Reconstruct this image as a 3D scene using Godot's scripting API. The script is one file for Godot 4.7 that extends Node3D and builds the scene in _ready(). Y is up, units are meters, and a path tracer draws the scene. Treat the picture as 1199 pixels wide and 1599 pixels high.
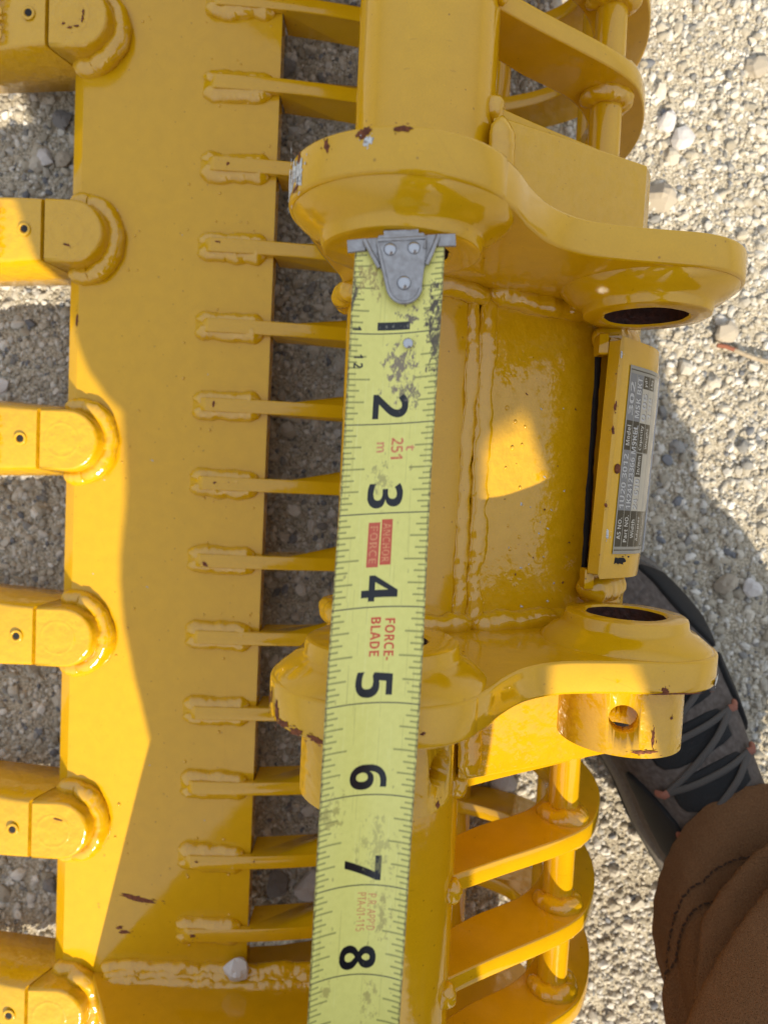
extends Node3D
# A yellow skeleton bucket lying on gravel, measured with a tape between its two mounting ears.
# Bucket measures are in millimetres: lx across, "deep" below the height TOP, lz along the tube.

const TOP := 530.0
const BED := 0.016      # height of the ground sheet (metres)
var M := {}
var used := {}
var rng := RandomNumberGenerator.new()
var wob := FastNoiseLite.new()


class Shape:
	var st := SurfaceTool.new()
	func _init() -> void:
		st.begin(Mesh.PRIMITIVE_TRIANGLES)
	func tri(a: Vector3, b: Vector3, c: Vector3, g := -1) -> void:
		if a.is_equal_approx(b) or b.is_equal_approx(c) or a.is_equal_approx(c):
			return
		st.set_smooth_group(g)
		st.add_vertex(a)
		st.add_vertex(c)
		st.add_vertex(b)
	func quad(a: Vector3, b: Vector3, c: Vector3, d: Vector3, g := -1) -> void:
		tri(a, b, c, g)
		tri(a, c, d, g)
	# rows of points; row[i][j] -> seen from outside, i goes up and j goes to the right
	func sheet(rows: Array, closed := false, g := 1) -> void:
		for i in rows.size() - 1:
			var a: PackedVector3Array = rows[i]
			var b: PackedVector3Array = rows[i + 1]
			var n := a.size()
			for j in (n if closed else n - 1):
				var k := (j + 1) % n
				quad(a[j], a[k], b[k], b[j], g)
	func fan(ring: PackedVector3Array, mid: Vector3, turn := false, g := -1) -> void:
		for j in ring.size():
			var k := (j + 1) % ring.size()
			if turn:
				tri(ring[k], ring[j], mid, g)
			else:
				tri(ring[j], ring[k], mid, g)
	func done() -> ArrayMesh:
		st.generate_normals()
		return st.commit()


func numbered(called: String, parent: Node) -> String:
	var key := str(parent.get_instance_id()) + called
	var n: int = used.get(key, 0)
	used[key] = n + 1
	return called if n == 0 else "%s_%03d" % [called, n]


func put(called: String, mesh: Mesh, m: Material, parent: Node = self) -> MeshInstance3D:
	var o := MeshInstance3D.new()
	o.name = numbered(called, parent)
	o.mesh = mesh
	o.material_override = m
	parent.add_child(o, true)
	return o


func thing(called: String, label: String, category: String, group := "", at := Vector3.ZERO) -> Node3D:
	var o := Node3D.new()
	o.name = numbered(called, self)
	o.position = at
	add_child(o, true)
	tag(o, label, category, group)
	return o


func tag(o: Node, label: String, category: String, group := "") -> void:
	o.set_meta("label", label)
	o.set_meta("category", category)
	if group:
		o.set_meta("group", group)


# ---------------------------------------------------------------- materials
func noise_tex(freq: float, size: int, c0: Color, c1: Color, seed_ := 1, normal := false, strength := 4.0, kind := FastNoiseLite.TYPE_SIMPLEX_SMOOTH, lo := 0.0, hi := 1.0) -> NoiseTexture2D:
	var n := FastNoiseLite.new()
	n.noise_type = kind
	n.frequency = freq
	n.seed = seed_
	n.fractal_octaves = 4
	var t := NoiseTexture2D.new()
	t.width = size
	t.height = size
	t.seamless = true
	t.noise = n
	if normal:
		t.as_normal_map = true
		t.bump_strength = strength
	else:
		var g := Gradient.new()
		g.offsets = PackedFloat32Array([lo, hi])
		g.colors = PackedColorArray([c0, c1])
		t.color_ramp = g
	return t


func mat(color: Color, rough: float, metal := 0.0, spec := 0.5) -> StandardMaterial3D:
	var m := StandardMaterial3D.new()
	m.albedo_color = color
	m.roughness = rough
	m.metallic = metal
	m.metallic_specular = spec
	return m


func textured(m: StandardMaterial3D, scale_: float, albedo: Texture2D, normal: Texture2D = null, ns := 1.0, rough: Texture2D = null) -> StandardMaterial3D:
	m.uv1_triplanar = true
	m.uv1_scale = Vector3.ONE * scale_
	if albedo:
		m.albedo_texture = albedo
	if normal:
		m.normal_enabled = true
		m.normal_texture = normal
		m.normal_scale = ns
	if rough:
		m.roughness_texture = rough
	return m


# The coat of paint: nearly even, with specks, thin scratches and a little ingrained dirt.
func paint_picture() -> ImageTexture:
	var n := 1024
	var im := Image.create(n, n, false, Image.FORMAT_RGB8)
	for y in n:
		for x in n:
			var v := 0.955 + 0.025 * wob.get_noise_2d(x * 0.7, y * 0.7) + 0.03 * wob.get_noise_2d(x * 7.0, y * 7.0)
			im.set_pixel(x, y, Color(v, v, v))
	var r := RandomNumberGenerator.new()
	r.seed = 5
	for i in 520:
		var c := Vector2(r.randf() * n, r.randf() * n)
		var big := 0.6 + 2.2 * pow(r.randf(), 4.0)
		var ink := Color(0.62, 0.55, 0.5) if r.randf() < 0.4 else Color(1, 1, 1)
		for y in range(int(c.y - big - 1), int(c.y + big + 2)):
			for x in range(int(c.x - big - 1), int(c.x + big + 2)):
				var k := clampf(big + 0.5 - c.distance_to(Vector2(x, y)), 0.0, 0.85)
				if k > 0:
					im.set_pixel(posmod(x, n), posmod(y, n), im.get_pixel(posmod(x, n), posmod(y, n)).lerp(ink, k))
	for i in 90:
		var c := Vector2(r.randf() * n, r.randf() * n)
		var d := Vector2.from_angle(r.randf() * TAU)
		var ink := Color(1, 1, 1) if r.randf() < 0.6 else Color(0.82, 0.78, 0.74)
		for k in int(r.randf_range(10, 90)):
			c += d
			d = d.rotated(r.randf_range(-0.03, 0.03))
			var q := Vector2i(posmod(int(c.x), n), posmod(int(c.y), n))
			im.set_pixelv(q, im.get_pixelv(q).lerp(ink, 0.5))
	return ImageTexture.create_from_image(im)


func make_materials() -> void:
	var peel := noise_tex(0.035, 512, Color.BLACK, Color.WHITE, 3, true, 3.0)
	var coarse := noise_tex(0.02, 512, Color.BLACK, Color.WHITE, 5, true, 10.0)
	var tone := paint_picture()
	var sheen := noise_tex(0.008, 512, Color(0.4, 0.4, 0.4), Color(1, 1, 1), 9, false, 0, FastNoiseLite.TYPE_SIMPLEX_SMOOTH, 0.25, 0.7)
	var yellow := Color(0.835, 0.632, 0.05)
	M.paint = textured(mat(yellow, 0.15, 0.0, 0.56), 6.0, tone, peel, 0.08, sheen)
	M.plate = textured(mat(yellow, 0.17, 0.0, 0.5), 6.0, tone, peel, 0.05, sheen)
	M.cast = textured(mat(yellow, 0.24, 0.0, 0.6), 9.0, tone, coarse, 0.32, sheen)
	M.weld = textured(mat(yellow, 0.09, 0.0, 0.68), 12.0, tone, peel, 0.1)
	var rust_tone := noise_tex(0.03, 256, Color(0.45, 0.38, 0.36), Color(1, 1, 1), 21)
	M.rust = textured(mat(Color(0.58, 0.325, 0.16), 0.85), 60.0, rust_tone, coarse, 0.8)
	M.bore = textured(mat(Color(0.30, 0.15, 0.10), 0.6, 0.3), 30.0, rust_tone, coarse, 0.6)
	M.primer = textured(mat(Color(0.80, 0.80, 0.79), 0.6), 60.0, noise_tex(0.05, 256, Color(0.55, 0.53, 0.5), Color(1, 1, 1), 31, false, 0, FastNoiseLite.TYPE_SIMPLEX_SMOOTH, 0.2, 0.5))
	M.stain = mat(Color(0.62, 0.47, 0.16), 0.5)
	M.dark = mat(Color(0.09, 0.075, 0.06), 0.8)
	M.seam = mat(Color(0.30, 0.19, 0.05), 0.8)
	M.steel = textured(mat(Color(0.66, 0.65, 0.645), 0.22, 0.6, 0.6), 40.0, noise_tex(0.03, 256, Color(0.82, 0.8, 0.79), Color(1, 1, 1), 41), coarse, 0.3)
	M.rivet = mat(Color(0.70, 0.70, 0.71), 0.22, 0.8, 0.6)
	M.blade_back = mat(Color(0.78, 0.76, 0.36), 0.4)
	# ground and stones
	var sand := noise_tex(0.05, 1024, Color(0.62, 0.58, 0.50), Color(0.88, 0.84, 0.76), 51, false, 0, FastNoiseLite.TYPE_SIMPLEX_SMOOTH, 0.3, 0.72)
	M.ground = textured(mat(Color(1, 1, 1), 0.95, 0.0, 0.2), 9.0, sand, noise_tex(0.09, 1024, Color.BLACK, Color.WHITE, 53, true, 12.0), 1.2)
	M.stone = textured(mat(Color(1, 1, 1), 0.9, 0.0, 0.25), 60.0, noise_tex(0.02, 256, Color(0.74, 0.72, 0.68), Color(1, 1, 1), 61), coarse, 0.6)
	M.stone.vertex_color_use_as_albedo = true
	M.white_stone = textured(mat(Color(0.90, 0.89, 0.88), 0.85), 40.0, noise_tex(0.02, 256, Color(0.72, 0.7, 0.68), Color(1, 1, 1), 63), coarse, 0.8)
	M.grey_stone = textured(mat(Color(0.56, 0.55, 0.54), 0.9), 40.0, M.white_stone.albedo_texture, coarse, 0.8)
	M.tan_stone = textured(mat(Color(0.74, 0.70, 0.63), 0.9), 40.0, M.white_stone.albedo_texture, coarse, 0.8)
	M.stem = textured(mat(Color(0.72, 0.66, 0.56), 0.8), 40.0, M.white_stone.albedo_texture)
	M.stem_tip = mat(Color(0.52, 0.31, 0.22), 0.8)
	# person
	var weave := noise_tex(0.12, 512, Color(0.72, 0.7, 0.68), Color(1, 1, 1), 71)
	M.trousers = textured(mat(Color(0.53, 0.395, 0.28), 0.95, 0.0, 0.2), 14.0, weave, noise_tex(0.25, 512, Color.BLACK, Color.WHITE, 73, true, 10.0), 1.1)
	M.thread = mat(Color(0.20, 0.125, 0.075), 0.9)
	M.jacket = textured(mat(Color(0.16, 0.17, 0.19), 0.9), 14.0, weave)
	M.skin = mat(Color(0.78, 0.58, 0.47), 0.5)
	M.hair = mat(Color(0.16, 0.11, 0.08), 0.7)
	M.suede = textured(mat(Color(0.45, 0.42, 0.40), 0.92, 0.0, 0.2), 14.0, noise_tex(0.03, 512, Color(0.66, 0.64, 0.62), Color(1, 1, 1), 81), coarse, 0.3)
	M.mesh_cloth = textured(mat(Color(0.085, 0.088, 0.098), 0.75), 30.0, noise_tex(0.2, 256, Color(0.5, 0.5, 0.5), Color(1, 1, 1), 83), noise_tex(0.2, 256, Color.BLACK, Color.WHITE, 85, true, 8.0), 0.8)
	M.sole = textured(mat(Color(0.13, 0.125, 0.12), 0.85), 30.0, M.suede.albedo_texture)
	M.midsole = textured(mat(Color(0.50, 0.48, 0.45), 0.85), 30.0, M.suede.albedo_texture)
	M.lace = textured(mat(Color(0.42, 0.40, 0.38), 0.95), 90.0, noise_tex(0.2, 256, Color(0.5, 0.5, 0.5), Color(1, 1, 1), 87))
	M.orange = mat(Color(0.56, 0.36, 0.29), 0.85)
	M.reel = mat(Color(0.10, 0.10, 0.10), 0.45)
	M.reel_yellow = mat(Color(0.86, 0.66, 0.05), 0.4)


# ---------------------------------------------------------------- shape helpers
func P(lx: float, deep: float, lz: float) -> Vector3:
	return Vector3(lx, TOP - deep, lz) * 0.001


func arc(cx: float, cy: float, r: float, a0: float, a1: float, n: int) -> PackedVector2Array:
	var o := PackedVector2Array()
	for i in n + 1:
		var a := deg_to_rad(lerpf(a0, a1, float(i) / n))
		o.append(Vector2(cx + r * cos(a), cy + r * sin(a)))
	return o


func spline(pts: PackedVector2Array, per := 5) -> PackedVector2Array:
	var o := PackedVector2Array()
	for i in pts.size() - 1:
		var a := pts[maxi(i - 1, 0)]
		var b := pts[i]
		var c := pts[i + 1]
		var d := pts[mini(i + 2, pts.size() - 1)]
		for k in per:
			o.append(b.cubic_interpolate(c, a, d, float(k) / per))
	o.append(pts[pts.size() - 1])
	return o


func spline3(pts: PackedVector3Array, per := 6) -> PackedVector3Array:
	var o := PackedVector3Array()
	for i in pts.size() - 1:
		var a := pts[maxi(i - 1, 0)]
		var d := pts[mini(i + 2, pts.size() - 1)]
		for k in per:
			o.append(pts[i].cubic_interpolate(pts[i + 1], a, d, float(k) / per))
	o.append(pts[pts.size() - 1])
	return o


# A plate cut along an outline (x, up in mm, counter-clockwise) between z0 and z1, its edges rounded off by "bev".
func plate_shape(outline: PackedVector2Array, z0: float, z1: float, bev := 0.8, move: Variant = null) -> ArrayMesh:
	var s := Shape.new()
	var pts := PackedVector2Array()
	for p in outline:
		if pts.is_empty() or pts[pts.size() - 1].distance_to(p) > 0.05:
			pts.append(p)
	if pts[0].distance_to(pts[pts.size() - 1]) < 0.05:
		pts.remove_at(pts.size() - 1)
	if Geometry2D.is_polygon_clockwise(pts):
		pts.reverse()
	var n := pts.size()
	var inward := PackedVector2Array()
	var corner := []
	for i in n:
		var e0 := (pts[i] - pts[(i + n - 1) % n]).normalized()
		var e1 := (pts[(i + 1) % n] - pts[i]).normalized()
		var n0 := Vector2(-e0.y, e0.x)
		var n1 := Vector2(-e1.y, e1.x)
		var b := (n0 + n1).normalized()
		inward.append(b / maxf(0.5, b.dot(n0)))
		corner.append(e0.dot(e1) < 0.86)
	var groups := []
	var g := 10
	for i in n:
		if corner[i]:
			g += 1
		groups.append(g)
	if not corner[0]:
		for i in n:
			if groups[i] == g:
				groups[i] = 10
	var layers := []
	for l in [[0.0, 1.0], [0.3, 0.3], [1.0, 0.0]]:
		layers.append([z0 + bev * l[0], bev * l[1]])
	for l in [[1.0, 0.0], [0.3, 0.3], [0.0, 1.0]]:
		layers.append([z1 - bev * l[0], bev * l[1]])
	var rings := []
	for l in layers:
		var ring := PackedVector3Array()
		for i in n:
			var q: Vector2 = pts[i] + inward[i] * l[1]
			var v := Vector3(q.x, TOP + q.y, l[0])
			ring.append((move.call(v) if move != null else v) * 0.001)
		rings.append(ring)
	for k in rings.size() - 1:
		for i in n:
			var j := (i + 1) % n
			s.quad(rings[k][i], rings[k][j], rings[k + 1][j], rings[k + 1][i], groups[i])
	var flat := PackedVector2Array()
	for i in n:
		flat.append(pts[i] + inward[i] * bev)
	var tris := Geometry2D.triangulate_polygon(flat)
	if tris.is_empty():
		tris = Geometry2D.triangulate_polygon(pts)
	for i in range(0, tris.size(), 3):
		var a := tris[i]
		var b := tris[i + 1]
		var c := tris[i + 2]
		var cw := (flat[b] - flat[a]).cross(flat[c] - flat[a]) < 0
		if cw:
			var t := b
			b = c
			c = t
		s.tri(rings[5][a], rings[5][b], rings[5][c], 2)
		s.tri(rings[0][a], rings[0][c], rings[0][b], 3)
	return s.done()


# A box with rounded edges (mm), centred on c.
func block(c: Vector3, size: Vector3, bev := 1.0, lean := 0.0) -> ArrayMesh:
	var h := size / 2
	return plate_shape(PackedVector2Array([Vector2(c.x - h.x, c.y - h.y - TOP), Vector2(c.x + h.x, c.y - h.y - TOP), Vector2(c.x + h.x + lean, c.y + h.y - TOP), Vector2(c.x - h.x + lean, c.y + h.y - TOP)]), c.z - h.z, c.z + h.z, bev)


# Turns a profile (radius, along) about the line through (cx, deep) that runs along lz.
func lathe(cx: float, deep: float, prof: PackedVector2Array, seg := 56, wobble := 0.0, from := 0.0, to := TAU) -> ArrayMesh:
	var s := Shape.new()
	var rows := []
	for p in prof:
		var ring := PackedVector3Array()
		for i in seg:
			var a := TAU * i / seg
			var r := p.x
			if wobble > 0:
				r += wobble * wob.get_noise_3d(cos(a) * 40.0, sin(a) * 40.0, p.y * 4.0)
			ring.append(P(cx + r * cos(a), deep - r * sin(a), p.y))
		rows.append(ring)
	var g := 1
	for i in rows.size() - 1:
		if i > 0:
			var d0 := (prof[i] - prof[i - 1]).normalized()
			var d1 := (prof[i + 1] - prof[i]).normalized()
			if d0.dot(d1) < 0.8:
				g += 1
		s.sheet([rows[i], rows[i + 1]], true, g)
	return s.done()


# A tube of round section along a path (metres).
func rod(path: PackedVector3Array, r: float, seg := 20, caps := true, flat := 1.0, hint := Vector3.UP) -> ArrayMesh:
	var s := Shape.new()
	var rows := []
	for i in path.size():
		var d := (path[mini(i + 1, path.size() - 1)] - path[maxi(i - 1, 0)]).normalized()
		var u := hint - d * hint.dot(d)
		if u.length() < 0.01:
			u = Vector3.RIGHT - d * d.x
		u = u.normalized()
		var v := d.cross(u)
		var ring := PackedVector3Array()
		for j in seg:
			var a := TAU * j / seg
			ring.append(path[i] + (u * sin(a) * flat - v * cos(a)) * r)
		rows.append(ring)
	s.sheet(rows, true, 1)
	if caps:
		s.fan(rows[0], path[0], true, 2)
		s.fan(rows[rows.size() - 1], path[path.size() - 1], false, 3)
	return s.done()


# A weld bead: uneven, rippled, along a path (mm) with the outward direction up(i).
func weld(path: PackedVector3Array, ups: PackedVector3Array, w: float, h: float, seed_: int, rip := 0.10, pitch := 3.2) -> ArrayMesh:
	var pts := PackedVector3Array()
	var upv := PackedVector3Array()
	for i in path.size() - 1:
		var n := maxi(1, int(path[i].distance_to(path[i + 1]) / 0.9))
		for k in n:
			pts.append(path[i].lerp(path[i + 1], float(k) / n))
			upv.append(ups[i].slerp(ups[i + 1], float(k) / n) if ups.size() > 1 else ups[0])
	pts.append(path[path.size() - 1])
	upv.append(ups[ups.size() - 1])
	var s := Shape.new()
	var rows := []
	var run := 0.0
	var amp := clampf(9.0 / w, 0.6, 1.0)
	var fine := clampf(9.0 / w, 0.45, 1.0)
	var total := float(pts.size() - 1)
	for i in pts.size():
		var d := (pts[mini(i + 1, pts.size() - 1)] - pts[maxi(i - 1, 0)]).normalized()
		var u := (upv[i] - d * upv[i].dot(d)).normalized()
		var v := d.cross(u)
		if i > 0:
			run += pts[i].distance_to(pts[i - 1])
		var ends := sqrt(clampf(minf(i, total - i) * 0.9 / (w * 0.5), 0.02, 1.0))
		var ring := PackedVector3Array()
		for j in 18:
			var a := TAU * j / 18
			var q := pts[i] + v * cos(a) * 6.0 + u * sin(a) * 6.0
			var f := 1.0 + amp * 0.42 * wob.get_noise_3d(q.x * 2.2 * fine + seed_ * 37.0, q.y * 2.2 * fine, q.z * 2.2 * fine) + amp * 0.22 * wob.get_noise_3d(q.x * 6.0 * fine, q.y * 6.0 * fine + seed_ * 11.0, q.z * 6.0 * fine)
			f += rip * 0.25 * sin(run / pitch * TAU + 1.8 * cos(a) + 5.0 * wob.get_noise_1d(run * 4.0 + seed_ * 9.0))
			ring.append((pts[i] + (u * sin(a) * h - v * cos(a) * w * 0.5) * f * ends) * 0.001)
		rows.append(ring)
	s.sheet(rows, true, 1)
	s.fan(rows[0], pts[0] * 0.001, true, 1)
	s.fan(rows[rows.size() - 1], pts[pts.size() - 1] * 0.001, false, 1)
	return s.done()


# An irregular thin flake lying on a surface (mm).
func flake(c: Vector3, normal: Vector3, along: Vector3, w: float, h: float, seed_: int, thick := 0.22) -> ArrayMesh:
	var s := Shape.new()
	var r := RandomNumberGenerator.new()
	r.seed = seed_ * 977 + 5
	var x := (along - normal * along.dot(normal)).normalized()
	var y := normal.cross(x)
	var spots := [[Vector2.ZERO, 1.0]]
	for i in 4:
		spots.append([Vector2.from_angle(r.randf() * TAU) * r.randf_range(0.5, 0.85), r.randf_range(0.08, 0.2)])
	for sp in spots:
		var off: Vector2 = sp[0]
		var k: float = sp[1]
		var mid := c + x * off.x * w + y * off.y * h
		var n := 22 if k == 1.0 else 9
		var outer := PackedVector3Array()
		var inner := PackedVector3Array()
		var ph := r.randf() * TAU
		for i in n:
			var a := TAU * i / n
			var f := (0.78 + 0.16 * sin(2.0 * a + ph) + r.randf_range(-0.26, 0.2)) * k
			var q := mid + x * cos(a) * w * 0.5 * f + y * sin(a) * h * 0.5 * f
			outer.append((q + normal * 0.04) * 0.001)
			inner.append((mid + (q - mid) * 0.9 + normal * thick * 0.6 * r.randf_range(0.7, 1.1)) * 0.001)
		s.sheet([outer, inner], true, 1)
		s.fan(inner, (mid + normal * thick * 0.6) * 0.001, false, 1)
	return s.done()


# ---------------------------------------------------------------- lettering into pictures
func text_tris(words: String, weight: int) -> PackedVector2Array:
	var f := SystemFont.new()
	f.font_names = PackedStringArray(["Droid Sans"])
	f.font_weight = weight
	var tm := TextMesh.new()
	tm.font = f
	tm.text = words
	tm.font_size = 64
	tm.pixel_size = 1.0 / 64.0
	tm.depth = 0.0
	tm.curve_step = 1.0
	var o := PackedVector2Array()
	var a := tm.surface_get_arrays(0)
	var v: PackedVector3Array = a[Mesh.ARRAY_VERTEX]
	var ix: PackedInt32Array = a[Mesh.ARRAY_INDEX] if a[Mesh.ARRAY_INDEX] != null else PackedInt32Array(range(v.size()))
	for i in ix:
		o.append(Vector2(v[i].x, v[i].y))
	return o


# Draws words with their middle at "at" (pixels); "right" is the picture direction in which they run, "up" that of their tops.
func write(im: Image, words: String, at: Vector2, width: float, height: float, right: Vector2, up: Vector2, ink: Color, weight := 700, wear := 0.0) -> void:
	var t := text_tris(words, weight)
	if t.is_empty():
		return
	var lo := t[0]
	var hi := t[0]
	for p in t:
		lo = lo.min(p)
		hi = hi.max(p)
	var mid := (lo + hi) / 2
	var size := hi - lo
	var q := PackedVector2Array()
	for p in t:
		q.append(at + right * ((p.x - mid.x) / size.x * width) + up * ((p.y - mid.y) / size.y * height))
	var b0 := q[0]
	var b1 := q[0]
	for p in q:
		b0 = b0.min(p)
		b1 = b1.max(p)
	var x0 := maxi(0, int(b0.x) - 1)
	var y0 := maxi(0, int(b0.y) - 1)
	var x1 := mini(im.get_width() - 1, int(b1.x) + 1)
	var y1 := mini(im.get_height() - 1, int(b1.y) + 1)
	var cw := x1 - x0 + 1
	var cov := PackedInt32Array()
	cov.resize(cw * (y1 - y0 + 1))
	for i in range(0, q.size(), 3):
		var a := q[i]
		var b := q[i + 1]
		var c := q[i + 2]
		var area := (b - a).cross(c - a)
		if absf(area) < 1e-6:
			continue
		for y in range(maxi(y0, int(minf(a.y, minf(b.y, c.y)))), mini(y1, int(maxf(a.y, maxf(b.y, c.y)))) + 1):
			for x in range(maxi(x0, int(minf(a.x, minf(b.x, c.x)))), mini(x1, int(maxf(a.x, maxf(b.x, c.x)))) + 1):
				var bits := 0
				for k in 4:
					var p := Vector2(x + 0.25 + 0.5 * (k & 1), y + 0.25 + 0.5 * (k >> 1))
					var u := (b - a).cross(p - a) / area
					var v := (c - b).cross(p - b) / area
					var w := (a - c).cross(p - c) / area
					if u >= 0 and v >= 0 and w >= 0:
						bits |= 1 << k
				cov[(y - y0) * cw + x - x0] |= bits
	for y in range(y0, y1 + 1):
		for x in range(x0, x1 + 1):
			var bits := cov[(y - y0) * cw + x - x0]
			if bits:
				var k := ((bits & 1) + (bits >> 1 & 1) + (bits >> 2 & 1) + (bits >> 3 & 1)) / 4.0
				if wear > 0.0:
					k *= clampf(1.0 - wear * (0.5 + 1.3 * wob.get_noise_2d(x * 6.0, y * 6.0)), 0.0, 1.0)
				im.set_pixel(x, y, im.get_pixel(x, y).lerp(ink, k))


func smudge(im: Image, cx: float, cy: float, rx: float, ry: float, ink: Color, most: float, seed_: float, grain := 1.0) -> void:
	for y in range(maxi(0, int(cy - ry)), mini(im.get_height(), int(cy + ry))):
		for x in range(maxi(0, int(cx - rx)), mini(im.get_width(), int(cx + rx))):
			var d := Vector2((x - cx) / rx, (y - cy) / ry).length()
			var n := 0.45 + 1.0 * wob.get_noise_3d(x * 1.6 * grain, y * 2.6 * grain, seed_ * 50.0) + 0.45 * wob.get_noise_3d(x * 6.0 * grain, y * 9.0 * grain, seed_ * 90.0)
			var k := clampf((n - d * 0.9) * 2.4, 0.0, 1.0) * most
			if k > 0.01:
				im.set_pixel(x, y, im.get_pixel(x, y).lerp(ink, k))


# ---------------------------------------------------------------- the scene
func _ready() -> void:
	# camera: held level above the bucket, looking down
	var cam := Camera3D.new()
	cam.name = "camera"
	var lens_ := CameraAttributesPhysical.new()
	lens_.frustum_focal_length = 16.21
	lens_.frustum_focus_distance = 0.27
	lens_.frustum_near = 0.02
	lens_.frustum_far = 200.0
	lens_.exposure_aperture = 9.0
	cam.attributes = lens_
	cam.fov = 73.02
	cam.near = 0.02
	cam.far = 200.0
	cam.position = Vector3(0, 0.53, 0)
	cam.rotation_degrees = Vector3(-93.0, 0, 0)
	add_child(cam)
	cam.make_current()
	# sky, sun and exposure
	var env := Environment.new()
	env.background_mode = Environment.BG_SKY
	var sky := Sky.new()
	var air := ProceduralSkyMaterial.new()
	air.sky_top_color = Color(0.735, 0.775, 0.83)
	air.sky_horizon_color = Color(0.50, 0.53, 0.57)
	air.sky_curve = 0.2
	air.ground_bottom_color = Color(0.5, 0.46, 0.4)
	air.ground_horizon_color = Color(0.66, 0.64, 0.6)
	air.sun_angle_max = 42.0
	air.sun_curve = 0.55
	air.sky_energy_multiplier = 1.0
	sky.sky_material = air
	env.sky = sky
	env.tonemap_mode = Environment.TONE_MAPPER_LINEAR
	env.tonemap_exposure = 1.7
	env.sdfgi_enabled = true
	env.ssao_enabled = true
	env.ssil_enabled = true
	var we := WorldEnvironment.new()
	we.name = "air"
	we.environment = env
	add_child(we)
	var sun := DirectionalLight3D.new()
	sun.name = "sun"
	sun.light_energy = 1.3
	sun.light_color = Color(1.0, 0.95, 0.86)
	sun.light_angular_distance = 0.55
	sun.shadow_enabled = true
	add_child(sun)
	sun.look_at_from_position(Vector3.ZERO, Vector3(-0.33, -1.0, -1.12), Vector3.UP)
	rng.seed = 11
	wob.seed = 4
	wob.frequency = 0.02
	make_materials()
	build_ground()
	build_bucket()
	build_tape()
	build_person()


# ---------------------------------------------------------------- ground
func ground_height(x: float, z: float) -> float:
	return BED + 0.0022 * wob.get_noise_2d(x * 900.0, z * 900.0) + 0.0011 * wob.get_noise_2d(x * 4000.0, z * 4000.0 + 71.0) + 0.0007 * wob.get_noise_2d(x * 11000.0 + 9.0, z * 11000.0)


func axis(near: float, step: float) -> PackedFloat32Array:
	var right := PackedFloat32Array()
	var at := 0.0
	while at < near:
		right.append(at)
		at += step
	var gap := step
	while at < 60.0:
		right.append(at)
		gap *= 1.35
		at += gap
	var o := PackedFloat32Array()
	for i in range(right.size() - 1, 0, -1):
		o.append(-right[i])
	o.append_array(right)
	return o


func stone_mesh(seed_: int, squash: float, detail := 2, rough := 0.35) -> ArrayMesh:
	# a lump from a subdivided octahedron, with some flattened facets
	var r := RandomNumberGenerator.new()
	r.seed = seed_
	var cuts := []
	for i in 11:
		cuts.append([Vector3(r.randf_range(-1, 1), r.randf_range(-1, 1), r.randf_range(-1, 1)).normalized(), r.randf_range(0.58, 0.9)])
	var s := Shape.new()
	var tris := []
	for sx in [-1, 1]:
		for sy in [-1, 1]:
			for sz in [-1, 1]:
				var t := [Vector3(sx, 0, 0), Vector3(0, sy, 0), Vector3(0, 0, sz)]
				if sx * sy * sz < 0:
					t = [t[0], t[2], t[1]]
				tris.append(t)
	for k in detail:
		var next := []
		for t in tris:
			var a: Vector3 = ((t[0] + t[1]) / 2).normalized()
			var b: Vector3 = ((t[1] + t[2]) / 2).normalized()
			var c: Vector3 = ((t[2] + t[0]) / 2).normalized()
			next.append_array([[t[0], a, c], [a, t[1], b], [c, b, t[2]], [a, b, c]])
		tris = next
	for t in tris:
		var q := []
		for v in t:
			var f := 1.0 + rough * wob.get_noise_3d(v.x * 45.0 + seed_ * 31.0, v.y * 45.0, v.z * 45.0)
			for c in cuts:
				var d: float = v.dot(c[0]) * f
				if d > c[1]:
					f *= c[1] / d
			q.append(v * f * Vector3(1.0, squash, 0.82))
		s.tri(q[0], q[1], q[2], -1)
	return s.done()


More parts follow.
